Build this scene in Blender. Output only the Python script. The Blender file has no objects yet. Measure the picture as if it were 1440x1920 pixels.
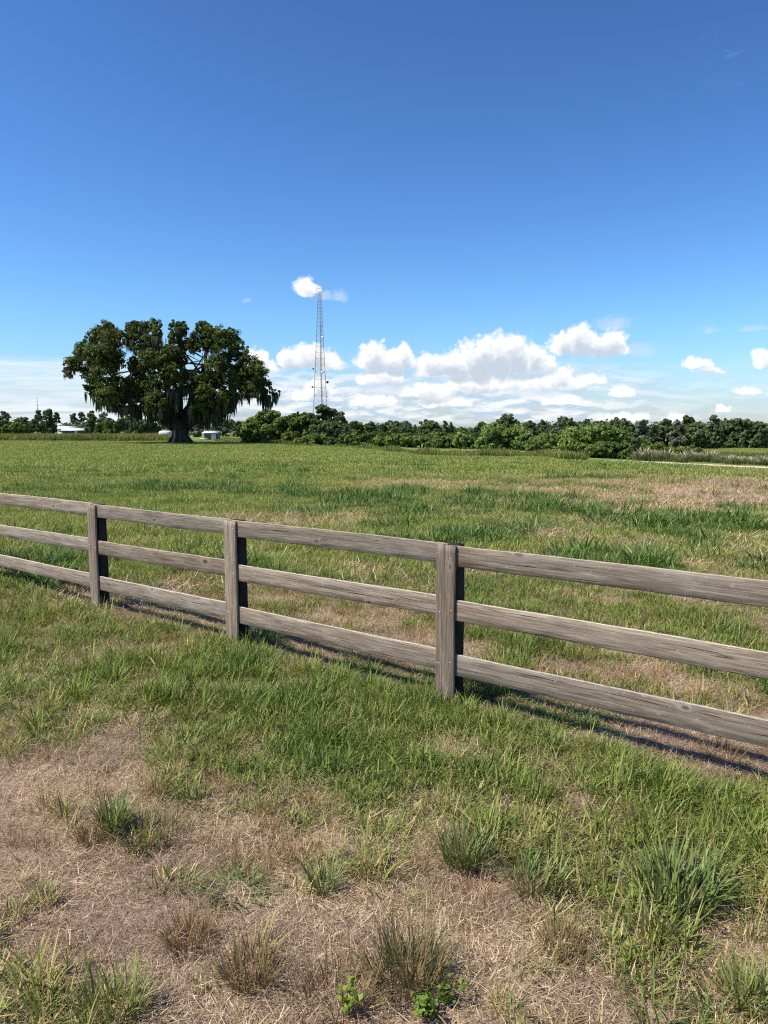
import bpy, math, random
import numpy as np

C = bpy.context.scene
COL = C.collection
R = math.radians

# ------------------------------------------------------------------ camera, sky, sun, exposure
F, HC, HY = 1442.0, 2.0, 805.0                 # focal length in photo pixels, eye height (m), horizon row
TH = math.atan((960 - HY) / F)
CT, ST = math.cos(TH), math.sin(TH)

cam_data = bpy.data.cameras.new('camera')
cam = bpy.data.objects.new('camera', cam_data)
COL.objects.link(cam)
cam.location = (0, 0, HC)
cam.rotation_euler = (math.pi / 2 - TH, 0, 0)
cam_data.sensor_fit = 'VERTICAL'
cam_data.sensor_height = 36.0
cam_data.lens = 36.0 * F / 1920.0
cam_data.clip_start = 0.05
cam_data.clip_end = 20000
C.camera = cam

SUN_H = np.array([-0.702, -0.227])             # horizontal direction towards the sun, per metre of height
SUN_EL = math.atan(1 / np.linalg.norm(SUN_H))
SUN_AZ = math.atan2(SUN_H[0], SUN_H[1])

C.view_settings.view_transform = 'Standard'
C.view_settings.look = 'None'
C.view_settings.exposure = 0.50
C.view_settings.gamma = 1.0
C.cycles.use_denoising = False
C.cycles.filter_width = 1.15
C.cycles.max_bounces = 6
C.cycles.diffuse_bounces = 3
C.cycles.transmission_bounces = 3

sl = bpy.data.lights.new('sun', 'SUN')
sl.energy = 5.0
sl.angle = R(0.53)
sl.color = (1.0, 0.93, 0.79)
so = bpy.data.objects.new('sun', sl)
COL.objects.link(so)
so.location = (-30, -10, 40)
so.rotation_euler = (math.pi / 2 - SUN_EL, 0, math.pi - SUN_AZ)


def ray(px, py):
    u, v = (px - 720) / F, (960 - py) / F
    return np.array([u, CT + v * ST, -ST + v * CT])


class G:                                       # little node helper
    def __init__(s, nt):
        s.nt = nt

    def n(s, t, **kw):
        o = s.nt.nodes.new(t)
        for k, v in kw.items():
            setattr(o, k, v)
        return o

    def put(s, sock, v):
        if isinstance(v, bpy.types.NodeSocket):
            s.nt.links.new(v, sock)
        else:
            sock.default_value = v

    def m(s, op, a, b=0.0, c=0.0, clamp=False):
        o = s.n('ShaderNodeMath', operation=op, use_clamp=clamp)
        s.put(o.inputs[0], a); s.put(o.inputs[1], b); s.put(o.inputs[2], c)
        return o.outputs[0]

    def v(s, op, a, b=(0, 0, 0), out=0):
        o = s.n('ShaderNodeVectorMath', operation=op)
        s.put(o.inputs[0], a)
        if len(o.inputs) > 1:
            s.put(o.inputs[1], b)
        return o.outputs[out]

    def ss(s, x, a, b, o0=0.0, o1=1.0):
        o = s.n('ShaderNodeMapRange', interpolation_type='SMOOTHSTEP')
        s.put(o.inputs[0], x); s.put(o.inputs[1], a); s.put(o.inputs[2], b)
        s.put(o.inputs[3], o0); s.put(o.inputs[4], o1)
        return o.outputs[0]

    def lin(s, x, a, b, o0=0.0, o1=1.0):
        o = s.n('ShaderNodeMapRange')
        s.put(o.inputs[0], x); s.put(o.inputs[1], a); s.put(o.inputs[2], b)
        s.put(o.inputs[3], o0); s.put(o.inputs[4], o1)
        return o.outputs[0]

    def mix(s, f, a, b, bt='MIX'):
        o = s.n('ShaderNodeMix', data_type='RGBA', blend_type=bt)
        s.put(o.inputs[0], f); s.put(o.inputs[6], a); s.put(o.inputs[7], b)
        return o.outputs[2]

    def noise(s, vec, scale, detail=4, rough=0.55, out=0, dist=0.0):
        o = s.n('ShaderNodeTexNoise')
        s.put(o.inputs['Vector'], vec)
        o.inputs['Scale'].default_value = scale
        o.inputs['Detail'].default_value = detail
        o.inputs['Roughness'].default_value = rough
        o.inputs['Distortion'].default_value = dist
        return o.outputs[out]

    def ramp(s, x, stops):
        o = s.n('ShaderNodeValToRGB')
        s.put(o.inputs[0], x)
        el = o.color_ramp.elements
        while len(el) < len(stops):
            el.new(0.5)
        for e, (p, c) in zip(el, stops):
            e.position = p
            e.color = (*c, 1)
        return o.outputs[0]


def c4(r, g, b):
    return (r, g, b, 1)


# clouds: column, row of the flat base, half width, height above base, weight (photo pixels -> directions in the sky)
CLOUDS = [
    (574, 553, 28, 30, 0.78), (592, 551, 16, 20, 0.6), 
    (478, 692, 34, 42, 1), (498, 694, 26, 26, .8),
    (545, 684, 30, 36, 1), (578, 686, 42, 44, 1), (612, 688, 42, 30, .7),
    (600, 742, 38, 40, .9), (560, 748, 30, 22, .7),
    (700, 686, 38, 46, 1), (735, 688, 34, 36, 1), (758, 686, 28, 42, 1),
    (720, 716, 44, 32, .95), (692, 716, 30, 24, .8),
    (812, 700, 38, 42, 1), (848, 702, 46, 52, 1), (885, 698, 50, 58, 1), (908, 691, 48, 60, 1), (938, 692, 52, 68, 1),
    (960, 692, 54, 66, 1), (1000, 690, 44, 40, .95),
    (900, 732, 90, 34, .8), (980, 728, 70, 30, .8), (800, 742, 60, 28, .75),
    (1058, 662, 38, 42, 1), (1084, 662, 42, 54, 1), (1118, 663, 50, 42, 1), (1142, 663, 44, 46, 1), 
    (1310, 691, 36, 22, .66), (1330, 700, 40, 12, .5), (1434, 686, 40, 34, .85),
    (1048, 722, 44, 34, .85), (1098, 722, 48, 24, .8), (1168, 740, 34, 18, .65),
    (1400, 740, 46, 15, .6), (1354, 772, 22, 13, .6),
    (1170, 790, 60, 18, .7), (1270, 790, 40, 16, .6), (830, 762, 60, 20, .8), (700, 760, 60, 22, .8), (1060, 756, 50, 16, .7),
]


FAINT = [(612, 562, 26, 16, 1), (638, 564, 20, 26, 1), (460, 568, 14, 11, .8), (1190, 664, 60, 26, 1), (1148, 614, 52, 24, 1), (1338, 708, 56, 20, 1),
         (1200, 744, 60, 20, 1), (1280, 754, 46, 9, .9), (1330, 624, 34, 18, .7), (1414, 622, 46, 14, .8), (1050, 704, 80, 34, 1), (1000, 742, 120, 30, 1),
         (640, 690, 26, 22, .8), (900, 735, 210, 40, 1), (720, 742, 110, 44, 1), (1070, 728, 120, 28, 1), (570, 742, 70, 30, .9), (1120, 690, 40, 16, .8), (1420, 770, 50, 14, .7), (500, 735, 30, 14, .7), (40, 745, 70, 18, .8), (110, 760, 60, 16, .8), (20, 722, 26, 12, .8)]


def azel(px, py):
    r = ray(px, py)
    r = r / np.linalg.norm(r)
    return math.degrees(math.atan2(r[0], r[1])), math.degrees(math.asin(r[2]))


def build_world():
    w = bpy.data.worlds.new('World')
    C.world = w
    w.use_nodes = True
    w.cycles.sampling_method = 'MANUAL'
    w.cycles.sample_map_resolution = 256
    nt = w.node_tree
    nt.nodes.clear()
    g = G(nt)
    sky = g.n('ShaderNodeTexSky', sky_type='NISHITA')
    sky.sun_disc = False
    sky.sun_elevation = SUN_EL
    sky.sun_rotation = SUN_AZ
    sky.air_density = 1.0
    sky.dust_density = 0.6
    sky.ozone_density = 2.0
    gm = g.n('ShaderNodeGamma')                # clear deep blue of a dry day: more contrast from zenith to horizon
    g.put(gm.inputs[0], g.v('MULTIPLY', sky.outputs[0], (0.115, 0.115, 0.115)))
    gm.inputs[1].default_value = 1.5
    skyc = g.v('MULTIPLY', gm.outputs[0], SKY_T)
    tc = g.n('ShaderNodeTexCoord')
    sep = g.n('ShaderNodeSeparateXYZ')
    nt.links.new(tc.outputs['Generated'], sep.inputs[0])
    az = g.m('MULTIPLY', g.m('ARCTAN2', sep.outputs[0], sep.outputs[1]), 57.29578)
    el = g.m('MULTIPLY', g.m('ARCSINE', sep.outputs[2]), 57.29578)
    cmb = g.n('ShaderNodeCombineXYZ')
    g.put(cmb.inputs[0], az); g.put(cmb.inputs[1], el)
    p = cmb.outputs[0]
    wn = g.noise(p, 0.62, 7, 0.56, out=1)
    warp = g.v('MULTIPLY', g.v('SUBTRACT', wn, (0.5, 0.5, 0.5)), (1.3, .95, 0))
    pw = g.v('ADD', p, warp)
    fb = g.noise(p, 1.9, 8, 0.68)

    def bil(q, sc):
        vo = g.n('ShaderNodeTexVoronoi', feature='SMOOTH_F1', voronoi_dimensions='2D')
        g.put(vo.inputs['Vector'], q)
        vo.inputs['Scale'].default_value = sc
        vo.inputs['Smoothness'].default_value = .35
        return vo.outputs['Distance']

    def billow(q):
        a_ = g.m('MULTIPLY_ADD', bil(q, 1.05), -.30, .13)
        return g.m('ADD', a_, g.m('MULTIPLY_ADD', bil(q, 2.6), -.17, .07))

    def field(q, lst=CLOUDS):
        acc = None
        for px, py, hw, ht, wt in lst:
            a, e = azel(px, py)
            a2, _ = azel(px + hw, py)
            _, e2 = azel(px, py - ht)
            sw, sh = max(a2 - a, .05), max(e2 - e, .05)
            d = g.v('SUBTRACT', q, (a, e + sh * .12, 0))
            u = g.v('MULTIPLY', d, (1 / sw, 1 / sh, 0))
            t = g.v('MULTIPLY', d, (-1 / sw, -1 / (sh * .30), 0))
            L = g.v('LENGTH', g.v('MAXIMUM', u, t), out=1)
            f = g.m('MULTIPLY_ADD', L, -wt, wt)
            acc = f if acc is None else g.m('MAXIMUM', acc, f)
        return acc
    f1 = field(pw)
    pw2 = g.v('ADD', pw, (-0.26, 0.60, 0))
    f2 = g.m('ADD', field(pw2), billow(pw2))
    d1 = g.m('ADD', g.m('ADD', f1, billow(pw)), g.m('MULTIPLY_ADD', fb, 0.44, -0.22))
    alpha = g.ss(d1, 0.0, 0.31)
    d2 = g.m('ADD', f2, g.m('MULTIPLY_ADD', g.noise(g.v('ADD', p, (-.22, .34, 0)), 1.9, 8, .68), 0.42, -0.21))
    occ = g.ss(d2, 0.05, 0.74)
    lit = g.m('SUBTRACT', 1.0, occ)
    # scattered flat cloudlets low over the horizon and a thin veil on the left
    ps = g.v('MULTIPLY', p, (0.42, 1.75, 0))
    lo = g.noise(ps, 0.62, 8, 0.63, dist=.35)
    lo2 = g.noise(g.v('ADD', ps, (-.12, .55, 0)), 0.62, 8, 0.63, dist=.35)
    band = g.m('MULTIPLY', g.ss(el, 0.0, 1.0), g.ss(el, 5.4, 2.4))
    azm = g.m('MULTIPLY', g.ss(az, -16, -8), g.ss(az, 24, 12, .20, 1.0))
    alow = g.m('MULTIPLY', g.m('MULTIPLY', g.ss(lo, 0.33, 0.53), band), azm)
    llow = g.ss(g.m('SUBTRACT', lo, lo2), -0.10, 0.10)
    cn = g.noise(g.v('MULTIPLY', p, (0.14, 1.6, 0)), 0.75, 7, 0.62, dist=.8)
    veil = g.m('MULTIPLY', g.m('MULTIPLY', g.ss(el, 5.0, 4.3), g.ss(az, -13, -19)), g.ss(cn, 0.34, 0.62, .15, .95))
    hz = g.m('MULTIPLY', g.ss(el, 6.2, 1.0), 0.20)
    cc = g.mix(lit, c4(.43, .48, .56), c4(.76, .76, .75))
    ccl = g.mix(llow, c4(.38, .48, .61), c4(.72, .73, .74))
    out = g.mix(hz, g.mix(g.ss(el, 9.0, 0.0), skyc, g.mix(1.0, skyc, c4(1.02, .84, .90), 'MULTIPLY')), c4(.38, .56, .74))
    out = g.mix(veil, out, c4(.62, .68, .74))
    out = g.mix(g.m('MULTIPLY', alow, .85), out, ccl)
    f3 = g.m('ADD', field(pw, FAINT), g.m('MULTIPLY_ADD', fb, 1.1, -0.55))
    out = g.mix(g.ss(f3, 0.0, 0.8, 0, .50), out, c4(.50, .57, .67))
    out = g.mix(g.m('MULTIPLY', alpha, .97), out, cc)
    # a wisp of cirrus high on the right
    wa, we = azel(1390, 90)
    wv = g.v('SUBTRACT', p, (wa, we, 0))
    wl = g.v('LENGTH', g.v('MULTIPLY', wv, (1 / 5.0, 1 / 3.2, 0)), out=1)
    wnz = g.noise(g.v('MULTIPLY', p, (.6, 1.4, 0)), 0.7, 8, .7, dist=1.2)
    out = g.mix(g.m('MULTIPLY', g.ss(wl, 1.0, 0.0), g.ss(wnz, .52, .75, 0, .12)), out, c4(.6, .68, .8))
    bg = g.n('ShaderNodeBackground')
    nt.links.new(out, bg.inputs[0])
    bg.inputs[1].default_value = 1.0
    ow = g.n('ShaderNodeOutputWorld')
    nt.links.new(bg.outputs[0], ow.inputs[0])


SKY_T = (0.89, 1.18, 1.41)
build_world()

# ------------------------------------------------------------------ numbers: noise, terrain, cover
rng = np.random.default_rng(7)


def hash2(ix, iy, s):
    h = (ix.astype(np.int64) * 374761393 + iy.astype(np.int64) * 668265263 + s * 982451653) & 0xffffffff
    h = ((h ^ (h >> 13)) * 1274126177) & 0xffffffff
    return ((h ^ (h >> 16)) & 0xffff) / 65535.0


def vnoise(x, y, s=0):
    ix, iy = np.floor(x), np.floor(y)
    fx, fy = x - ix, y - iy
    fx, fy = fx * fx * (3 - 2 * fx), fy * fy * (3 - 2 * fy)
    a, b = hash2(ix, iy, s), hash2(ix + 1, iy, s)
    c, d = hash2(ix, iy + 1, s), hash2(ix + 1, iy + 1, s)
    return (a * (1 - fx) + b * fx) * (1 - fy) + (c * (1 - fx) + d * fx) * fy


def fbm(x, y, s=0, o=4):
    t, a, n = 0, .5, 0
    for k in range(o):
        t = t + a * vnoise(x, y, s + k * 17)
        n += a
        x, y, a = x * 2.03 + 3.1, y * 2.03 + 7.7, a * .5
    return t / n


def sstep(x, a, b):
    t = np.clip((x - a) / (b - a), 0, 1)
    return t * t * (3 - 2 * t)


def terrain(x, y):
    x, y = np.asarray(x, float), np.asarray(y, float)
    d = np.hypot(x, y)
    h = -3.75 * sstep(x, 8, 75) * sstep(y, 10, 45)
    h = h + (fbm(x * 1.1, y * 1.1, 3, 4) - .5) * .07 * sstep(60 - d, 0, 40)
    h = h + (fbm(x * .05, y * .05, 9, 2) - .5) * .25 * sstep(d, 12, 60)
    return h


def relief(x, y):
    return ((fbm(x * 5, y * 5, 77, 3) - .5) * .045 + (fbm(x * 17, y * 17, 83, 2) - .5) * .018) * sstep(20 - np.hypot(x, y), 0, 10)


def hit(px, py):
    r = ray(px, py)
    t = HC / -r[2] if r[2] < -1e-4 else 900
    for _ in range(60):
        p = r * t
        z = float(terrain(p[0], p[1]))
        t2 = (HC - z) / -r[2] if r[2] < -1e-4 else t
        t = .5 * t + .5 * t2
    return r[0] * t, r[1] * t


def proj(x, y, z):
    z = z - HC
    d = y * CT - z * ST
    d = np.where(d < .3, .3, d)
    return 720 + F * x / d, 960 - F * (y * ST + z * CT) / d


def x_at(px, Y, z=0.0):
    return (px - 720) / F * (Y * CT - (z - HC) * ST)


def z_at(py, Y):
    v = (960 - py) / F
    return HC + Y * (v * CT - ST) / (CT + v * ST)


GX = np.array([-250, 0, 180, 360, 540, 720, 900, 1080, 1260, 1440, 1700], float)
GY, GV = [], []
for row in """
800 1 1 1 1 1 1 1 1 1 1 1
860 1 1 1 1 1 1 1 .95 .95 .95 1
885 .9 .88 .92 1 1 .95 .85 .85 .85 .8 .8
905 .9 .85 .95 1 1 .65 .6 .5 .36 .36 .4
930 1 1 1 1 1 .95 .7 .5 .3 .28 .35
950 1 1 1 1 1 .85 .85 .5 .2 .26 .3
975 1 1 1 .95 .3 .7 .9 .65 .85 .95 .9
1000 1 1 1 1 .85 .8 .75 .75 .95 .95 .9
1040 .95 .95 1 .9 .85 .9 .9 .8 .75 .8 .8
1080 .9 .9 .8 .85 .95 1 .95 .92 .8 .8 .8
1120 .8 .8 .55 .45 .65 1 .95 .9 .55 .6 .7
1160 .8 .8 .75 .6 .45 .6 .85 .95 .75 .6 .7
1200 .9 .85 .8 .7 .75 .5 .5 .8 .95 .85 .8
1250 .95 .9 .85 .85 .9 .8 .5 .35 .45 .9 .9
1300 .9 .85 .85 .85 .9 .9 .8 .6 .25 .4 .6
1340 .6 .6 .75 .9 .95 .9 .9 .8 .25 .2 .3
1380 .3 .4 .6 .8 .92 .95 .85 .85 .35 .1 .15
1420 .15 .2 .38 .7 .9 .9 .5 .6 .75 .3 .2
1460 .1 .12 .24 .5 .75 .88 .7 .85 .9 .78 .7
1500 .08 .1 .2 .36 .5 .65 .9 .95 .95 .95 .9
1550 .1 .12 .22 .26 .34 .56 .85 .92 .95 .82 .85
1600 .15 .12 .14 .16 .28 .42 .72 .85 .9 .95 .9
1660 .2 .18 .14 .12 .22 .34 .5 .7 .85 .95 .9
1720 .35 .3 .18 .1 .14 .24 .32 .46 .65 .8 .85
1780 .45 .40 .26 .14 .16 .22 .3 .36 .48 .62 .7
1850 .58 .54 .46 .36 .2 .22 .28 .32 .4 .5 .55
1920 .62 .6 .55 .48 .34 .24 .25 .3 .36 .48 .55
2100 .6 .6 .55 .5 .4 .3 .3 .3 .3 .4 .5
""".strip().split('\n'):
    v = [float(q) for q in row.split()]
    GY.append(v[0]); GV.append(v[1:])
GY, GV = np.array(GY), np.array(GV)

# taller, bluer clumps of grass in the field: column, row, half width, half height
LUSH = [(300, 918, 100, 12), (430, 918, 120, 13), (560, 925, 90, 18), (690, 938, 110, 26), (760, 925, 60, 16), (880, 945, 80, 30),
        (1010, 948, 90, 26), (1130, 968, 80, 30), (1060, 940, 60, 18), (950, 990, 90, 22), (880, 1010, 60, 18), (1060, 1050, 110, 26),
        (1250, 985, 110, 28), (1380, 985, 110, 26), (1330, 1010, 50, 24), (720, 985, 60, 16), (1200, 1060, 70, 22), (1400, 1060, 70, 20),
        (800, 960, 60, 24), (650, 1250, 120, 24), (900, 1310, 110, 26), (1080, 1350, 110, 24), (260, 1150, 90, 18), (480, 1205, 80, 16), (80, 1095, 110, 16)]


def cover(x, y):
    """green cover 0..1 and lushness 0..1 of the ground at world x, y"""
    x, y = np.asarray(x, float), np.asarray(y, float)
    px, py = proj(x, y, np.zeros_like(x))
    back = y < 1.2
    n1 = fbm(x * .9, y * .9, 21, 4) - .5
    n2 = fbm(x * 2.6, y * 2.6, 33, 4) - .5
    n3 = fbm(x * .16, y * .16, 41, 4) - .5
    pxc = np.clip(px, GX[0], GX[-1] - 1)
    pyc = np.clip(py, GY[0], GY[-1] - 1)
    i = np.clip(np.searchsorted(GX, pxc, 'right') - 1, 0, len(GX) - 2)
    j = np.clip(np.searchsorted(GY, pyc, 'right') - 1, 0, len(GY) - 2)
    fx = (pxc - GX[i]) / (GX[i + 1] - GX[i])
    fy = (pyc - GY[j]) / (GY[j + 1] - GY[j])
    g = (GV[j, i] * (1 - fx) + GV[j, i + 1] * fx) * (1 - fy) + (GV[j + 1, i] * (1 - fx) + GV[j + 1, i + 1] * fx) * fy
    g = np.where(back, .4, g)
    near = sstep(30 - y, 0, 20)
    n4 = fbm(x * 6.5, y * 6.5, 47, 3) - .5
    g = g + (n1 * .55 + n2 * .95 + n4 * .95) * near + (n3 * .45 + n1 * .75) * (1 - near)
    g = np.clip((g - .5) * 1.25 + .5, 0, 1)
    l = np.zeros_like(x)
    for cx, cy, hw, hh in LUSH:
        l = np.maximum(l, 1 - np.hypot((px - cx) / hw, (py - cy) / hh))
    l = np.where(back, 0, l)
    l = sstep(l * .8 + n2 * .8 + n1 * 1.1 + n3 * .5 * (1 - near), .02, .52)
    return g, l


# ------------------------------------------------------------------ mesh + object helpers
def mesh_from(name, verts, faces, mat=None, col=None, smooth=False):
    """faces: list of (n,k) int arrays; col: (n,3) point colours"""
    me = bpy.data.meshes.new(name)
    verts = np.ascontiguousarray(verts, np.float32)
    me.vertices.add(len(verts))
    me.vertices.foreach_set('co', verts.ravel())
    faces = [np.asarray(f, np.int32) for f in faces if len(f)]
    idx = np.concatenate([f.ravel() for f in faces])
    tot = np.concatenate([np.full(len(f), f.shape[1], np.int32) for f in faces])
    st = np.concatenate([[0], np.cumsum(tot)[:-1]]).astype(np.int32)
    me.loops.add(len(idx))
    me.loops.foreach_set('vertex_index', idx)
    me.polygons.add(len(tot))
    me.polygons.foreach_set('loop_start', st)
    me.polygons.foreach_set('loop_total', tot)
    if smooth:
        me.polygons.foreach_set('use_smooth', np.ones(len(tot), bool))
    me.update(calc_edges=True)
    if col is not None:
        a = me.attributes.new('Col', 'FLOAT_COLOR', 'POINT')
        c = np.ones((len(verts), 4), np.float32)
        c[:, :3] = col
        a.data.foreach_set('color', c.ravel())
    if mat:
        me.materials.append(mat)
    return me


def link(name, me, parent=None, loc=(0, 0, 0), rotz=0.0):
    o = bpy.data.objects.new(name, me)
    COL.objects.link(o)
    o.location = loc
    o.rotation_euler = (0, 0, rotz)
    if parent:
        o.parent = parent
    return o


def tag(o, label=None, cat=None, group=None, kind=None):
    for k, v in (('label', label), ('category', cat), ('group', group), ('kind', kind)):
        if v:
            o[k] = v
    return o


class MB:
    """collects tubes, boxes, ... as vertices and faces of one mesh"""
    def __init__(s):
        s.v, s.q, s.t, s.n = [], [], [], 0

    def add(s, v, q=(), t=()):
        v = np.asarray(v, float)
        if len(q):
            s.q.append(np.asarray(q) + s.n)
        if len(t):
            s.t.append(np.asarray(t) + s.n)
        s.v.append(v)
        s.n += len(v)

    def tube(s, pts, rad, k=8, cap=True, wob=0.0):
        pts = np.asarray(pts, float)
        m = len(pts)
        rad = np.broadcast_to(np.asarray(rad, float), (m,))
        tan = np.gradient(pts, axis=0)
        tan /= np.linalg.norm(tan, axis=1)[:, None] + 1e-9
        ref = np.where(np.abs(tan[:, 2:3]) > .9, [[1., 0, 0]], [[0., 0, 1]])
        a = np.cross(tan, ref); a /= np.linalg.norm(a, axis=1)[:, None] + 1e-9
        b = np.cross(tan, a)
        if np.any(np.abs(tan[:, 2]) > .9) and np.any(np.abs(tan[:, 2]) <= .9):
            for i in range(1, m):
                a[i] = a[i - 1] - tan[i] * (a[i - 1] @ tan[i])
                a[i] /= np.linalg.norm(a[i]) + 1e-9
                b[i] = np.cross(tan[i], a[i])
        th = np.arange(k) / k * 2 * np.pi
        rr = rad[:, None] * (1 + wob * (rng.random((m, k)) - .5))
        v = pts[:, None] + rr[..., None] * (np.cos(th)[None, :, None] * a[:, None] + np.sin(th)[None, :, None] * b[:, None])
        i = np.arange(m - 1)[:, None] * k
        j = np.arange(k)[None]
        q = np.stack([i + j, i + (j + 1) % k, i + k + (j + 1) % k, i + k + j], -1).reshape(-1, 4)
        t = []
        v = v.reshape(-1, 3)
        if cap:
            v = np.vstack([v, pts[0], pts[-1]])
            n0, n1 = m * k, m * k + 1
            jj = np.arange(k)
            t = np.vstack([np.stack([(jj + 1) % k, jj, np.full(k, n0)], 1),
                           np.stack([(m - 1) * k + jj, (m - 1) * k + (jj + 1) % k, np.full(k, n1)], 1)])
        s.add(v, q, t)

    def box(s, x0, x1, y0, y1, z0, z1):
        v = [(x, y, z) for z in (z0, z1) for y in (y0, y1) for x in (x0, x1)]
        s.add(v, [(0, 2, 3, 1), (4, 5, 7, 6), (0, 1, 5, 4), (2, 6, 7, 3), (0, 4, 6, 2), (1, 3, 7, 5)])

    def build(s, name, mat, parent=None, loc=(0, 0, 0), rotz=0.0, smooth=False, col=None):
        fs = []
        if s.q: fs.append(np.vstack(s.q))
        if s.t: fs.append(np.vstack(s.t))
        return link(name, mesh_from(name, np.vstack(s.v), fs, mat, col, smooth), parent, loc, rotz)


def empty(name, loc, label, cat, group=None, rotz=0.0):
    o = bpy.data.objects.new(name, None)
    COL.objects.link(o)
    o.location = loc
    o.rotation_euler = (0, 0, rotz)
    o.empty_display_size = .3
    return tag(o, label, cat, group)


# ------------------------------------------------------------------ materials
def new_mat(name):
    m = bpy.data.materials.new(name)
    m.use_nodes = True
    m.node_tree.nodes.clear()
    g = G(m.node_tree)
    out = g.n('ShaderNodeOutputMaterial')
    return m, g, out


def bsdf(g, out, col, rough=.8, spec=.3, normal=None, metal=0.0):
    b = g.n('ShaderNodeBsdfPrincipled')
    g.put(b.inputs['Base Color'], col)
    g.put(b.inputs['Roughness'], rough)
    b.inputs['Specular IOR Level'].default_value = spec
    b.inputs['Metallic'].default_value = metal
    if normal is not None:
        g.put(b.inputs['Normal'], normal)
    g.nt.links.new(b.outputs[0], out.inputs[0])
    return b


def bump(g, h, strength, dist):
    b = g.n('ShaderNodeBump')
    b.inputs['Strength'].default_value = strength
    b.inputs['Distance'].default_value = dist
    g.put(b.inputs['Height'], h)
    return b.outputs[0]


def leaf_mat(name, c, trans=.25, rough=.65, spec=.25, var=.5):
    """foliage: per-leaf colour from the mesh, mixed with some light through the leaf"""
    m, g, out = new_mat(name)
    a = g.n('ShaderNodeAttribute', attribute_name='Col')
    col = g.mix(1.0, a.outputs['Color'], c4(*c), 'MULTIPLY')
    p = g.n('ShaderNodeBsdfPrincipled')
    g.put(p.inputs['Base Color'], col)
    p.inputs['Roughness'].default_value = rough
    p.inputs['Specular IOR Level'].default_value = spec
    t = g.n('ShaderNodeBsdfTranslucent')
    g.put(t.inputs[0], g.mix(1.0, col, c4(1.0, 1.1, .55), 'MULTIPLY'))
    mx = g.n('ShaderNodeMixShader')
    mx.inputs[0].default_value = trans
    g.nt.links.new(p.outputs[0], mx.inputs[1])
    g.nt.links.new(t.outputs[0], mx.inputs[2])
    g.nt.links.new(mx.outputs[0], out.inputs[0])
    return m


def grass_mat(name, fresh, lush, dry, trans=.3):
    m, g, out = new_mat(name)
    a = g.n('ShaderNodeAttribute', attribute_name='Col')
    d = g.n('ShaderNodeAttribute', attribute_name='dry', attribute_type='INSTANCER')
    l = g.n('ShaderNodeAttribute', attribute_name='lush', attribute_type='INSTANCER')
    sep = g.n('ShaderNodeSeparateColor')
    g.nt.links.new(a.outputs['Color'], sep.inputs[0])
    # Col.r brightness of this blade, Col.g its own dryness
    base = g.mix(l.outputs['Fac'], c4(*fresh), c4(*lush))
    dd = g.ss(g.m('ADD', d.outputs['Fac'], g.m('SUBTRACT', sep.outputs[1], .5)), .35, .75)
    base = g.mix(dd, base, c4(*dry))
    br = g.m('MULTIPLY_ADD', sep.outputs[0], 1.0, 0.0)
    cmb = g.n('ShaderNodeCombineColor')
    for i in range(3):
        g.put(cmb.inputs[i], br)
    col = g.mix(1.0, base, cmb.outputs[0], 'MULTIPLY')
    p = g.n('ShaderNodeBsdfPrincipled')
    g.put(p.inputs['Base Color'], col)
    p.inputs['Roughness'].default_value = .55
    p.inputs['Specular IOR Level'].default_value = .22
    t = g.n('ShaderNodeBsdfTranslucent')
    g.put(t.inputs[0], g.mix(1.0, col, c4(1.0, 1.05, .5), 'MULTIPLY'))
    mx = g.n('ShaderNodeMixShader')
    mx.inputs[0].default_value = trans
    g.nt.links.new(p.outputs[0], mx.inputs[1])
    g.nt.links.new(t.outputs[0], mx.inputs[2])
    g.nt.links.new(mx.outputs[0], out.inputs[0])
    return m


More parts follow.
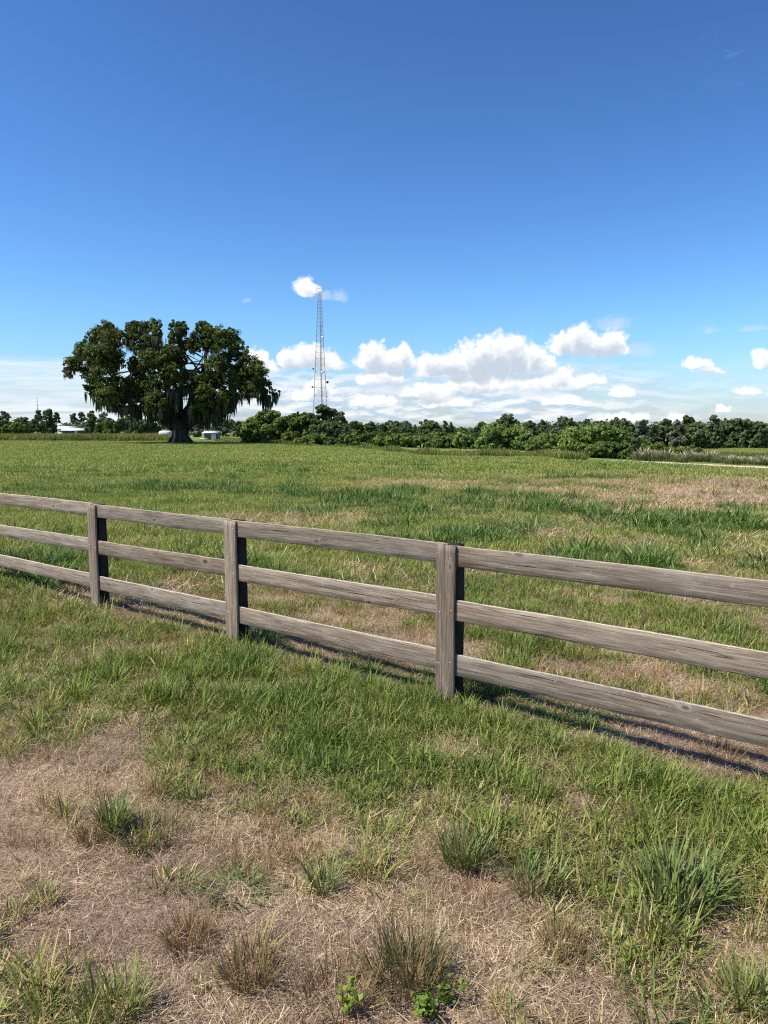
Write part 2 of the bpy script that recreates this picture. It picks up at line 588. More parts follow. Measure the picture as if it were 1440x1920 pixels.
def wood_mat():
    """grey weathered board: grain along local x, knots, checks, pale worn streaks"""
    m, g, out = new_mat('weathered_wood')
    tc = g.n('ShaderNodeTexCoord')
    oi = g.n('ShaderNodeObjectInfo')
    off = g.n('ShaderNodeCombineXYZ')
    g.put(off.inputs[0], g.m('MULTIPLY', oi.outputs['Random'], 91.0))
    g.put(off.inputs[1], g.m('MULTIPLY', oi.outputs['Random'], 37.0))
    g.put(off.inputs[2], g.m('MULTIPLY', oi.outputs['Random'], 53.0))
    p = g.v('ADD', tc.outputs['Object'], off.outputs[0])
    # knots: sparse cells in the board's own plane
    sp = g.n('ShaderNodeSeparateXYZ')
    g.nt.links.new(p, sp.inputs[0])
    kc = g.n('ShaderNodeCombineXYZ')
    g.put(kc.inputs[0], g.m('MULTIPLY', sp.outputs[0], 2.6))
    g.put(kc.inputs[1], g.m('MULTIPLY', sp.outputs[2], 4.6))
    kp = kc.outputs[0]
    vo = g.n('ShaderNodeTexVoronoi', feature='F1', voronoi_dimensions='2D')
    g.put(vo.inputs['Vector'], kp)
    vo.inputs['Scale'].default_value = 1.0
    kd = vo.outputs['Distance']
    sepc = g.n('ShaderNodeSeparateColor')
    g.nt.links.new(vo.outputs['Color'], sepc.inputs[0])
    kon = g.m('MULTIPLY', g.m('GREATER_THAN', sepc.outputs[0], .76), g.lin(sepc.outputs[1], 0, 1, .55, 1.0))
    kd = g.m('DIVIDE', kd, g.lin(sepc.outputs[2], 0, 1, .45, 1.15))
    kd = g.m('ADD', kd, g.m('MULTIPLY_ADD', g.noise(p, 40, 3, .6), .10, -.05))
    knot = g.m('MULTIPLY', g.ss(kd, .115, .05), kon)
    ring = g.m('MULTIPLY', g.ss(kd, .34, .10), kon)
    # grain, bending round the knots
    lift = g.n('ShaderNodeCombineXYZ')
    g.put(lift.inputs[2], g.m('MULTIPLY', ring, .035))
    wob = g.noise(g.v('MULTIPLY', p, (2.2, 2.2, 9)), 1.0, 3, .5)
    g.put(lift.inputs[1], g.m('MULTIPLY', wob, .02))
    gp_ = g.v('ADD', p, lift.outputs[0])
    fine = g.noise(g.v('MULTIPLY', gp_, (4.5, 90, 190)), 1.0, 6, .70, dist=.25)
    mid = g.noise(g.v('MULTIPLY', gp_, (2.4, 24, 60)), 1.0, 5, .68, dist=.5)
    blot = g.noise(g.v('MULTIPLY', p, (1.6, 3, 7)), 1.0, 4, .6)
    bigv = g.noise(g.v('MULTIPLY', p, (.7, 1, 2)), 1.0, 3, .5)
    c = g.ramp(g.m('MULTIPLY_ADD', mid, .52, g.m('MULTIPLY', fine, .48)),
               [(.30, (.022, .017, .013)), (.40, (.100, .082, .064)), (.51, (.195, .163, .130)), (.66, (.37, .320, .262))])
    c = g.mix(g.ss(blot, .52, .74, 0, .50), c, c4(.34, .31, .275))
    c = g.mix(g.ss(bigv, .42, .62, 0, .5), c, g.mix(1.0, c, c4(.80, .70, .62), 'MULTIPLY'))
    crack = g.ss(g.noise(g.v('MULTIPLY', gp_, (1.6, 40, 62)), 1.0, 2, .5), .35, .27)
    c = g.mix(g.m('MULTIPLY', crack, .8), c, c4(.022, .018, .016))
    lich = g.ss(g.noise(p, 34, 5, .65), .60, .70, 0, .55)
    c = g.mix(lich, c, c4(.36, .36, .30))
    c = g.mix(g.m('MULTIPLY', ring, .35), c, c4(.33, .29, .25))
    c = g.mix(g.m('MULTIPLY', knot, .85), c, c4(.038, .028, .023))
    # pale worn arrises; the bright sunlit board tops are put into the colour too
    ge = g.n('ShaderNodeNewGeometry')
    sepn = g.n('ShaderNodeSeparateXYZ')
    g.nt.links.new(tc.outputs['Normal'], sepn.inputs[0])
    worn = g.m('MULTIPLY', g.ss(sepn.outputs[2], .35, .8), g.ss(g.noise(p, 22, 4, .6), .3, .6, .45, 1))
    c = g.mix(g.m('MULTIPLY', worn, .8), c, c4(.42, .39, .33))
    r2 = g.m('FRACT', g.m('MULTIPLY', oi.outputs['Random'], 7.31))
    c = g.mix(g.m('MULTIPLY', r2, .35), c, g.mix(1.0, c, c4(1.08, .90, .76), 'MULTIPLY'))
    tone = g.lin(oi.outputs['Random'], 0, 1, .84, 1.24)
    cmb = g.n('ShaderNodeCombineColor')
    for i in range(3):
        g.put(cmb.inputs[i], tone)
    c = g.mix(1.0, c, cmb.outputs[0], 'MULTIPLY')
    h = g.m('SUBTRACT', g.m('MULTIPLY_ADD', fine, .5, g.m('MULTIPLY', mid, .6)), g.m('ADD', crack, g.m('MULTIPLY', knot, .4)))
    bsdf(g, out, c, .85, .2, bump(g, h, .7, .004))
    return m


def plain_mat(name, c, rough=.7, spec=.3, metal=0.0, nscale=6.0, namt=.25):
    m, g, out = new_mat(name)
    tc = g.n('ShaderNodeTexCoord')
    n = g.noise(tc.outputs['Object'], nscale, 5, .6)
    col = g.mix(g.ss(n, .3, .7), c4(*[q * (1 - namt) for q in c]), c4(*[min(1, q * (1 + namt)) for q in c]))
    bsdf(g, out, col, rough, spec, None, metal)
    return m


def bark_mat(name, a, b):
    m, g, out = new_mat(name)
    tc = g.n('ShaderNodeTexCoord')
    p = g.v('MULTIPLY', tc.outputs['Object'], (3.2, 3.2, .8))
    n = g.noise(p, 1.6, 6, .65, dist=.6)
    n2 = g.noise(tc.outputs['Object'], .6, 4, .6)
    col = g.mix(g.ss(n, .32, .66), c4(*a), c4(*b))
    col = g.mix(g.ss(n2, .5, .7, 0, .5), col, c4(.13, .14, .11))
    bsdf(g, out, col, .9, .15, bump(g, n, 1.0, .12))
    return m


def ground_mat():
    m, g, out = new_mat('pasture_ground')
    ge = g.n('ShaderNodeNewGeometry')
    p = ge.outputs['Position']
    cv = g.n('ShaderNodeAttribute', attribute_name='cover')
    lu = g.n('ShaderNodeAttribute', attribute_name='lushness')
    fs = g.noise(p, 55, 5, .7)
    ms = g.noise(p, 9, 5, .65)
    bs = g.noise(p, .9, 5, .6)
    # streaky thatch of dead straw
    st1 = g.noise(g.v('MULTIPLY', p, (18, 95, 30)), 1.0, 3, .6, dist=1.4)
    st2 = g.noise(g.v('MULTIPLY', p, (95, 20, 30)), 1.0, 3, .6, dist=1.4)
    st = g.m('MAXIMUM', st1, st2)
    straw = g.ramp(st, [(.36, (.040, .028, .021)), (.49, (.20, .142, .105)), (.63, (.40, .30, .21)), (.82, (.60, .47, .32))])
    straw = g.mix(g.ss(ms, .42, .70, 0, .55), straw, c4(.38, .275, .205))
    straw = g.mix(g.ss(bs, .45, .65, 0, .45), straw, c4(.36, .235, .145))
    green = g.ramp(g.m('MULTIPLY_ADD', fs, .6, g.m('MULTIPLY', ms, .4)),
                   [(.34, (.024, .030, .010)), (.50, (.080, .100, .030)), (.66, (.16, .175, .058))])
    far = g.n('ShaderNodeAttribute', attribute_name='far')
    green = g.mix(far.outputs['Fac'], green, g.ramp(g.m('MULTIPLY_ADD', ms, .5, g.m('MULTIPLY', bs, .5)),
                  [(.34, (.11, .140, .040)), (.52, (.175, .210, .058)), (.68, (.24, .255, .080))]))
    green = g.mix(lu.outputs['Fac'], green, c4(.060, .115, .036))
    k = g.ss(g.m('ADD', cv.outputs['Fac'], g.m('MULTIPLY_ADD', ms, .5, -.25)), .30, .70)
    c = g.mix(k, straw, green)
    h = g.m('ADD', g.m('MULTIPLY', st, .6), g.m('MULTIPLY', ms, .8))
    bsdf(g, out, c, .95, .1, bump(g, h, .9, .03))
    return m


M_WOOD = wood_mat()
M_GROUND = ground_mat()
M_POST = bark_mat('black_creosoted_post', (.012, .012, .011), (.042, .039, .035))
M_NAIL = plain_mat('galvanised_nail', (.55, .53, .48), .45, .5, .6, 40, .2)
M_STEEL = plain_mat('galvanised_steel', (.27, .265, .275), .55, .35, .25, 1.5, .2)
M_DARKSTEEL = plain_mat('dark_cable', (.05, .05, .055), .6, .3, 0, 2, .2)
M_DISH = plain_mat('white_radome', (.75, .75, .74), .5, .4, 0, 2, .08)
M_OAKBARK = bark_mat('oak_bark', (.025, .021, .018), (.11, .092, .076))
M_PINEBARK = bark_mat('pine_bark', (.07, .05, .038), (.21, .16, .125))
M_LIT_STRIP = bark_mat('sunlit_trunk_strip', (.22, .15, .10), (.40, .30, .22))  # paler trunk tone: the sunlit stripe on the oak put into colour
M_WHITE = plain_mat('white_painted_metal', (.62, .62, .60), .45, .4, 0, .7, .06)
M_WALLGREY = plain_mat('grey_siding', (.10, .105, .11), .7, .3, 0, .8, .15)
M_GLASS = plain_mat('dark_window_glass', (.03, .035, .04), .15, .5, 0, 1, .2)
M_SAND = plain_mat('pale_sand', (.60, .50, .36), .95, .1, 0, 1.1, .22)
M_TIRE = plain_mat('black_rubber', (.02, .02, .02), .8, .3, 0, 3, .2)

# ------------------------------------------------------------------ ground sheet
def build_ground():
    def axis(a, b, fine, grow, far):
        xs = list(np.arange(a, b + 1e-6, fine))
        s = fine
        lo, hi = [], []
        q = b
        while q < far:
            s *= grow
            q += s
            hi.append(q)
        s, q = fine, a
        while q > -far:
            s *= grow
            q -= s
            lo.append(q)
        return np.array(lo[::-1] + xs + hi)
    xs = axis(-6.5, 7.0, .055, 1.045, 7000)
    ys = axis(1.2, 13.0, .055, 1.045, 7000)
    X, Y = np.meshgrid(xs, ys)
    x, y = X.ravel(), Y.ravel()
    z = terrain(x, y)
    g, l = cover(x, y)
    # fine hummocks
    z = z + relief(x, y)
    nx = len(xs)
    i = np.arange(len(ys) - 1)[:, None] * nx + np.arange(nx - 1)[None]
    q = np.stack([i, i + 1, i + nx + 1, i + nx], -1).reshape(-1, 4)
    me = mesh_from('ground', np.stack([x, y, z], 1), [q], M_GROUND, smooth=True)
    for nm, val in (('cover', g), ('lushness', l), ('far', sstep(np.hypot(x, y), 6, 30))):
        a = me.attributes.new(nm, 'FLOAT', 'POINT')
        a.data.foreach_set('value', val.astype(np.float32))
    o = link('ground', me)
    tag(o, 'pasture ground of green grass and dry brown thatch', 'ground', kind='structure')


build_ground()


def build_path():
    pts = np.array([hit(px, py) for px, py in [(1150, 864), (1195, 866.5), (1260, 869.5), (1330, 873), (1400, 876), (1470, 879), (1600, 885), (1900, 896)]])
    t = np.linspace(0, len(pts) - 1, 90)
    c = np.stack([np.interp(t, np.arange(len(pts)), pts[:, k]) for k in (0, 1)], 1)
    tan = np.gradient(c, axis=0); tan /= np.linalg.norm(tan, axis=1)[:, None]
    nrm = np.stack([-tan[:, 1], tan[:, 0]], 1)
    V, m = [], len(c)
    for k, f in enumerate((-1, -.5, 0, .5, 1)):
        w = 1.15 + .3 * (fbm(t * 3 + k, t * 0, 5, 3) - .5)
        e = c + nrm * (f * w)[:, None]
        V.append(np.stack([e[:, 0], e[:, 1], terrain(e[:, 0], e[:, 1]) + (.07 if abs(f) < 1 else .02)], 1))
    v = np.vstack(V)
    q = []
    for k in range(4):
        i = np.arange(m - 1)
        q.append(np.stack([k * m + i, k * m + i + 1, (k + 1) * m + i + 1, (k + 1) * m + i], 1))
    o = link('sand_path', mesh_from('sand_path', v, [np.vstack(q)], M_SAND, smooth=True))
    tag(o, 'narrow pale sand track in front of the reeds', 'path', kind='structure')
    return c


PATH = build_path()

# ------------------------------------------------------------------ fence
FD = np.array([0.77428751, -0.63283399])
FN = np.array([-0.63283399, -0.77428751])       # towards the camera side
FK = -4.5044
FROT = math.atan2(FD[1], FD[0])


def fpt(s, off=0.0):
    """s metres along the fence, off metres behind the face boards"""
    return FD * s + FN * (FK - off)


def board(L, W, T, seed, seg=40, bow=.003, cham=.006):
    """board lying along +x (0..L), width in z (-W/2..W/2), thickness in y (0..T); worn arrises"""
    r = np.random.default_rng(seed)
    xs = np.linspace(0, L, seg + 1)
    c = cham
    prof = np.array([(0, -W / 2 + c), (0, -W / 6), (0, W / 6), (0, W / 2 - c), (c, W / 2), (T - c, W / 2), (T, W / 2 - c), (T, -W / 2 + c), (T - c, -W / 2), (c, -W / 2)])
    k = len(prof)
    ph = r.random(6) * 6
    bz = bow * np.sin(xs / L * math.pi * (1 + r.random()) + ph[0]) + .0008 * np.sin(xs * 9 + ph[1])
    by = bow * .7 * np.sin(xs / L * math.pi + ph[2]) * (r.random() - .3)
    wz = 1 + .006 * np.sin(xs * 3.1 + ph[3]) + .004 * np.sin(xs * 11 + ph[4])
    v = np.zeros((seg + 1, k, 3))
    v[:, :, 0] = xs[:, None]
    v[:, :, 1] = prof[None, :, 0] + by[:, None]
    v[:, :, 2] = prof[None, :, 1] * wz[:, None] + bz[:, None]
    v[1:-1, :, 1:] += (r.random((seg - 1, k, 2)) - .5) * .0022
    i = np.arange(seg)[:, None] * k
    j = np.arange(k)[None]
    q = np.stack([i + j, i + (j + 1) % k, i + k + (j + 1) % k, i + k + j], -1).reshape(-1, 4)
    v = v.reshape(-1, 3)
    n = len(v)
    v = np.vstack([v, [0, T / 2, 0], [L, T / 2, 0]])
    jj = np.arange(k)
    t = np.vstack([np.stack([(jj + 1) % k, jj, np.full(k, n)], 1), np.stack([seg * k + jj, seg * k + (jj + 1) % k, np.full(k, n + 1)], 1)])
    return v, [q[:, ::-1], t[:, ::-1]]


def build_fence():
    P = [-15.40, -13.01, -10.64, -7.88, -5.512, -3.114, -0.715, 1.68]
    # rail centre heights (left end, right end) bottom / middle / top per bay
    RZ = [[(.29, .29), (.70, .70), (1.10, 1.105)],
          [(.29, .285), (.70, .695), (1.10, 1.108)],
          [(.282, .305), (.690, .705), (1.108, 1.112)],
          [(.289, .316), (.695, .715), (1.100, 1.108)],
          [(.299, .314), (.696, .716), (1.101, 1.108)],
          [(.301, .317), (.702, .703), (1.098, 1.100)],
          [(.30, .31), (.70, .70), (1.10, 1.10)]]
    a = fpt(P[3])
    root = empty('board_fence', (a[0], a[1], 0), 'weathered grey wooden three rail board fence crossing the pasture', 'fence')
    root.rotation_euler = (0, 0, FROT)
    s0 = P[3]
    nail = MB()
    th = np.arange(8) / 8 * 2 * np.pi
    nail.add(np.vstack([np.stack([.0048 * np.cos(th), np.zeros(8), .0048 * np.sin(th)], 1),
                        np.stack([.0034 * np.cos(th), np.full(8, -.0022), .0034 * np.sin(th)], 1), [[0, -.0028, 0]]]),
             np.stack([np.arange(8), np.roll(np.arange(8), -1), 8 + np.roll(np.arange(8), -1), 8 + np.arange(8)], 1),
             np.stack([8 + np.arange(8), 8 + np.roll(np.arange(8), -1), np.full(8, 16)], 1))
    nail_me = mesh_from('nail', np.vstack(nail.v), [np.vstack(nail.q), np.vstack(nail.t)], M_NAIL)
    r = np.random.default_rng(5)
    for i, s in enumerate(P):
        q = fpt(s)
        gz = float(terrain(q[0], q[1]))
        lean = (r.random() - .5) * .006
        # post behind the rails: square sawn, its top cut slightly proud of the boards
        L = 1.166 + (r.random()) * .012 + .25
        v, f = board(L, .135, .10, 100 + i, 24, .003, .010)
        v = np.stack([v[:, 2], v[:, 1], v[:, 0]], 1)       # stand it up: x->z
        f = [x[:, ::-1] for x in f]
        # keep the grain axis as local x: rotate the object instead of the mesh
        vv = np.stack([v[:, 2], v[:, 1], -v[:, 0]], 1)
        o = link('post', mesh_from('post', vv, [x[:, ::-1] for x in f], M_POST), root)
        o.rotation_euler = (0, -math.pi / 2, 0)
        o.location = (s - s0 + .004, .052, gz - .25)
        # face board covering the rail joints
        L2 = 1.172 + (r.random() - .5) * .012 + .06
        v, f = board(L2, .162, .024, 200 + i, 24, .003, .004)
        vv = np.stack([v[:, 0], v[:, 1], v[:, 2]], 1)
        o = link('face_board', mesh_from('face_board', vv, f, M_WOOD), root)
        o.rotation_euler = (lean * 0, -math.pi / 2 + lean, 0)
        o.location = (s - s0, 0, gz - .06)
        bay = RZ[min(i, len(RZ) - 1)]
        for k in range(3):
            for sx in (-1, 1):
                if r.random() < .12:
                    continue
                nn = link('nail', nail_me, o)
                nn.location = (bay[k][0] + .06 + (r.random() - .5) * .05 - gz, -.0015, sx * (.052 + (r.random() - .5) * .012))
        if i < len(P) - 1:
            for k in range(3):
                z0, z1 = RZ[i][k]
                x0, x1 = s + .003, P[i + 1] - .003
                L = x1 - x0
                W = (.158, .150, .146)[k] + (r.random() - .5) * .008
                v, f = board(L, W, .025, 300 + i * 3 + k, 44, .003, .0035)
                o = link('rail', mesh_from('rail', v, f, M_WOOD), root)
                o.rotation_euler = (0, -math.atan2(z1 - z0, L), 0)
                o.location = (x0 - s0, .0255, z0)


build_fence()

# ------------------------------------------------------------------ foliage builders
def unit(n, r):
    v = r.normal(size=(n, 3))
    return v / np.linalg.norm(v, axis=1)[:, None]


def leaves(cent, outw, size, r, col0, droop=0.0, aspect=1.9, spread=.75):
    """rhombus leaf sprays at cent, facing roughly outw; returns verts, quads, colours"""
    n = len(cent)
    nrm = outw + spread * unit(n, r)
    nrm /= np.linalg.norm(nrm, axis=1)[:, None] + 1e-9
    t = np.cross(nrm, unit(n, r)); t /= np.linalg.norm(t, axis=1)[:, None] + 1e-9
    t[:, 2] -= droop
    t /= np.linalg.norm(t, axis=1)[:, None] + 1e-9
    b = np.cross(nrm, t)
    s = size * (.6 + .8 * r.random(n))[:, None]
    w = s / aspect
    cup = nrm * s * .18
    v = np.stack([cent - t * s * .5, cent + b * w * .5 + cup, cent + t * s * .5, cent - b * w * .5 + cup], 1)
    q = np.arange(n * 4).reshape(n, 4)
    c = np.repeat(col0, 4, 0)
    return v.reshape(-1, 3), q, c


def crown(lobes, n, size, seed, tint, droop=.2, clump=.34, shell=.55, hue=.12):
    """lobes: rows (x,y,z,rx,ry,rz). Every lobe is broken into small clumps and the clumps into leaves"""
    r = np.random.default_rng(seed)
    lobes = np.asarray(lobes, float)
    area = (lobes[:, 3] * lobes[:, 5] + lobes[:, 3] * lobes[:, 4]) ** .9
    area /= area.sum()
    V, Q, Cc, off = [], [], [], 0
    for lb, a in zip(lobes, area):
        m = max(30, int(n * a))
        nc = max(6, int(m / 28))
        d = unit(nc, r)
        d[:, 2] = np.where(r.random(nc) < .3, np.abs(d[:, 2]), d[:, 2])
        rad = shell + (1.02 - shell) * r.random(nc) ** .6 + .22 * (r.random(nc) < .16)
        cc = lb[:3] + d * lb[3:6] * rad[:, None]
        k = r.integers(0, nc, m)
        cr = clump * lb[3:6].mean() * (.40 + .8 * r.random(nc) ** 1.5)
        du = unit(m, r) * (r.random(m) ** .45)[:, None]
        du[:, 2] *= .8
        cen = cc[k] + du * cr[k][:, None]
        outw = d[k] * .5 + du * .9 + np.array([0, 0, .35])
        val = (.72 + .5 * r.random(nc))[k] * (.75 + .5 * r.random(m))
        h = ((r.random(nc) - .5) * 2 * hue)[k] + (r.random(m) - .5) * hue
        col = np.stack([tint[0] * val * (1 + h), tint[1] * val, tint[2] * val * (1 - h)], 1)
        v, q, c = leaves(cen, outw, size, r, col, droop)
        V.append(v); Q.append(q + off); Cc.append(c); off += len(v)
    return np.vstack(V), np.vstack(Q), np.vstack(Cc)


M_LEAF_OAK = leaf_mat('oak_leaf', (.088, .112, .026), .22, .6, .12)
M_LEAF_DARK = leaf_mat('dark_tree_leaf', (.112, .142, .058), .20, .65, .12)
M_LEAF_GREY = leaf_mat('greyish_tree_leaf', (.155, .165, .110), .15, .7, .2)
M_LEAF_PINE = leaf_mat('pine_needles', (.125, .160, .075), .12, .6, .25)
M_LEAF_LIGHT = leaf_mat('light_shrub_leaf', (.175, .238, .060), .30, .6, .15)
M_LEAF_MID = leaf_mat('shrub_leaf', (.125, .170, .044), .25, .6, .15)
M_MOSS = leaf_mat('spanish_moss', (.088, .090, .062), .25, .9, .05)
M_WEED = leaf_mat('dry_weed_leaf', (.27, .23, .10), .3, .8, .1)


def qbez(a, b, c, n):
    t = np.linspace(0, 1, n)[:, None]
    return (1 - t) ** 2 * np.asarray(a, float) + 2 * t * (1 - t) * np.asarray(b, float) + t * t * np.asarray(c, float)


def wavy(p, r, amp):
    q = p.copy()
    m = len(p)
    w = np.sin(np.linspace(0, np.pi, m))[:, None]
    q += w * np.cumsum(r.normal(size=(m, 3)) * amp, 0)
    return q


# ------------------------------------------------------------------ the live oak
def build_oak():
    bx, by = hit(338, 832)
    S = (by * CT + HC * ST) / F
    bz = float(terrain(bx, by))
    root = empty('live_oak', (bx, by, bz), 'huge spreading live oak draped with grey moss standing alone in the pasture', 'tree')
    r = np.random.default_rng(11)

    def P(px, py, dy=0):
        f = 1 + dy / by                        # the same sight line, dy metres nearer or farther
        return np.array([(bx + (px - 338) * S) * f - bx, dy, HC + ((832 - py) * S + bz - HC) * f - bz])
    # lobes read off the photograph: column, row, radius in pixels
    L = [(206, 622, 17), (188, 640, 21), (216, 640, 22), (168, 664, 20), (143, 684, 15), (132, 700, 9), (190, 672, 24), (218, 676, 22), (176, 700, 18), (200, 706, 24),
         (184, 728, 17), (206, 742, 20), (228, 752, 20), (194, 752, 12), (230, 722, 16),
         (256, 620, 14), (272, 622, 15), (292, 618, 14), (252, 640, 13), (300, 630, 13), (286, 646, 16), (266, 664, 16), (284, 676, 18), (258, 688, 15), (268, 704, 18),
         (252, 728, 20), (282, 728, 22), (304, 712, 18), (262, 756, 19), (292, 756, 20), (314, 748, 16), (310, 680, 16), (318, 770, 14),
         (330, 618, 11), (346, 618, 12), (334, 638, 13), (350, 644, 14), (322, 664, 16), (340, 672, 16), (330, 700, 18), (324, 724, 16), (344, 728, 13),
         (386, 616, 13), (374, 634, 14), (398, 628, 15), (416, 632, 16), (436, 636, 16), (400, 650, 20), (428, 656, 20), (366, 652, 15), (452, 654, 12),
         (440, 680, 24), (466, 684, 22), (410, 690, 20), (484, 702, 20), (455, 712, 26), (424, 722, 24), (394, 712, 18), (376, 712, 16), (490, 720, 15), (476, 732, 17),
         (496, 738, 9), (503, 748, 7), (516, 738, 8), (502, 722, 9), (384, 740, 20), (406, 752, 20), (430, 748, 18), (374, 762, 16), (396, 776, 15), (416, 768, 14), (366, 728, 12)]
    lob = []
    for px, py, rr in L:
        hw = 215
        depth = 9.5 * math.sqrt(max(.06, 1 - ((px - 325) / hw) ** 2)) * min(1, (py - 560) / 110)
        for k in range(2):
            if k and r.random() < .40:
                continue
            dy = (r.random() * 2 - 1) * depth if k else -depth * (.25 + .6 * r.random())
            g = 1.0 if k == 0 else .95
            lob.append((*P(px + (r.random() - .5) * 5, py + (r.random() - .5) * 4, dy), rr * S * g, rr * S * g * 1.05, rr * S * g * .88))
    v, q, c = crown(lob, 150000, .27, 12, (1, 1, 1), droop=.2, clump=.36, shell=.35, hue=.22)
    link('crown', mesh_from('crown', v, [q], M_LEAF_OAK, c), root)
    # trunk with flared roots and the great limbs
    mb = MB()
    zt = np.array([-.3, 0, .35, .8, 1.4, 2.1, 2.8, 3.4])
    cx = np.array([0, 0, 0, .02, .05, .05, .02, 0])
    rad = np.array([1.55, 1.40, 1.22, 1.12, 1.08, 1.10, 1.22, 1.05])
    mb.tube(np.stack([cx, cx * 0, zt], 1), rad, 18, True, .10)
    for k in range(9):
        a = k / 9 * 2 * math.pi + r.random() * .4
        d = np.array([math.cos(a), math.sin(a), 0])
        mb.tube(qbez(d * .75 + [0, 0, 1.2], d * 1.3 + [0, 0, .35], d * (1.75 + r.random() * .7) + [0, 0, -.12], 8), np.linspace(.30, .10, 8), 8)
    limbs = [((318, 796), (270, 764), (214, 742), .62), ((322, 790), (262, 742), (196, 690), .55), ((326, 784), (286, 722), (262, 640), .50),
             ((334, 780), (322, 722), (292, 634), .42), ((340, 778), (336, 712), (344, 632), .48), ((346, 780), (376, 722), (396, 640), .52),
             ((352, 786), (402, 736), (440, 664), .54), ((356, 790), (412, 748), (474, 706), .56), ((360, 796), (408, 770), (462, 738), .46),
             ((330, 788), (300, 752), (248, 716), .42), ((346, 786), (372, 744), (384, 690), .40)]
    ends = []
    for (a, b, e, rr) in limbs:
        dy = (r.random() - .5) * 9
        p0 = P(338 + (a[0] - 338) * .55, a[1] + 6, dy * .05)
        path = wavy(qbez(p0, P(b[0], b[1], dy * .6), P(e[0], e[1], dy), 16), r, .10)
        mb.tube(path, np.linspace(rr, .10, 16) * (1 + .0 * dy), 9, True, .12)
        ends.append(path)
    for k in range(70):
        path = ends[r.integers(0, len(ends))]
        i = r.integers(5, 14)
        p0 = path[i]
        tgt = np.array(lob[r.integers(0, len(lob))][:3])
        if np.linalg.norm(tgt - p0) > 8:
            tgt = p0 + (tgt - p0) / np.linalg.norm(tgt - p0) * 6
        mid = (p0 + tgt) / 2 + np.array([0, 0, -.2 + r.random()])
        mb.tube(wavy(qbez(p0, mid, tgt, 9), r, .06), np.linspace(.17, .03, 9), 6, True)
    mb.build('trunk', M_OAKBARK, root, smooth=True)
    sc = MB()  # pale strip laid on the trunk, its colour stands in for sunlight
    t = np.linspace(0, 1, 9)
    ang = np.linspace(-.30, .30, 5)
    v, q = [], []
    for i, tt in enumerate(t):
        rr = 1.12 + .36 * max(0, 1 - tt * 2.2) ** 2 + .05
        wv = 1 - .55 * tt
        for a in ang:
            aa = -math.pi / 2 - .42 + a * wv
            v.append((rr * math.cos(aa) + .03, rr * math.sin(aa), .12 + tt * 1.7))
    for i in range(8):
        for j in range(4):
            q.append((i * 5 + j, i * 5 + j + 1, i * 5 + j + 6, i * 5 + j + 5))
    sc.add(v, q)
    o = sc.build('lit_trunk_strip', M_LIT_STRIP, root, smooth=True)
    o['label'] = 'pale strip low on the dark trunk, sunlight put into its colour'
    # moss: bundles of tapering strips hanging from limbs and the crown's underside
    cent, leng = [], []
    lobA = np.array(lob)
    for k in range(620):
        i = r.integers(0, len(lobA))
        lb = lobA[i]
        p = lb[:3] + np.array([(r.random() * 2 - 1) * lb[3] * .9, (r.random() * 2 - 1) * lb[4] * .9, -lb[5] * (.2 + .7 * r.random())])
        low = p[2] < 7.2
        if not low and r.random() < .55:
            continue
        cent.append(p); leng.append((.7 + 1.1 * r.random()) * (1.25 if low else .9))
    for px, py, ln, nn in [(388, 774, 2.4, 26), (382, 784, 1.6, 18), (236, 768, 1.5, 20), (258, 772, 1.7, 22), (284, 772, 1.8, 20), (304, 774, 1.4, 14), (300, 782, 1.2, 10),
                           (426, 760, 1.6, 12), (416, 772, 1.2, 10), (450, 742, 1.5, 10), (468, 740, 1.4, 9), (480, 736, 1.2, 8), (505, 756, .8, 6), (135, 706, .8, 8),
                           (408, 780, 1.5, 14), (366, 772, 1.4, 12), (246, 640, 1.2, 10), (300, 640, 2.2, 26), (292, 660, 2.2, 20), (318, 700, 2.2, 18), (340, 700, 2, 18), (330, 740, 2.2, 20), (276, 620, 1.2, 16), (345, 620, 1.1, 10),
                           (356, 700, 2.0, 14), (212, 764, 1.2, 12), (396, 735, 2.0, 14)]:
        for _ in range(nn):
            cent.append(P(px + (r.random() - .5) * 16, py + (r.random() - .5) * 8, (r.random() * 2 - 1) * 7))
            leng.append(ln * (.5 + .7 * r.random()))
    V, Q, Cc, off = [], [], [], 0
    for p, ln in zip(cent, leng):
        val = .65 + .6 * r.random()
        for s in range(5):
            a = r.random() * 6.28
            d = np.array([math.cos(a), math.sin(a), 0])
            w = .06 + .10 * r.random()
            l2 = ln * (.55 + .5 * r.random())
            q0 = p + np.array([*(r.random(2) - .5) * .5, .15])
            sw = (r.random(2) - .5) * .25
            pts = [q0 + np.array([sw[0] * t * t, sw[1] * t * t, -l2 * t]) for t in (0, .35, .7, 1)]
            ws = [w * .6, w, w * .65, .015]
            for q_, w_ in zip(pts, ws):
                V += [q_ - d * w_, q_ + d * w_]
                Cc += [(val, val, val)] * 2
            for i in range(3):
                Q.append((off + 2 * i, off + 2 * i + 1, off + 2 * i + 3, off + 2 * i + 2))
            off += 8
    o = link('hanging_moss', mesh_from('hanging_moss', np.array(V), [np.array(Q)], M_MOSS, np.array(Cc)), root)


build_oak()


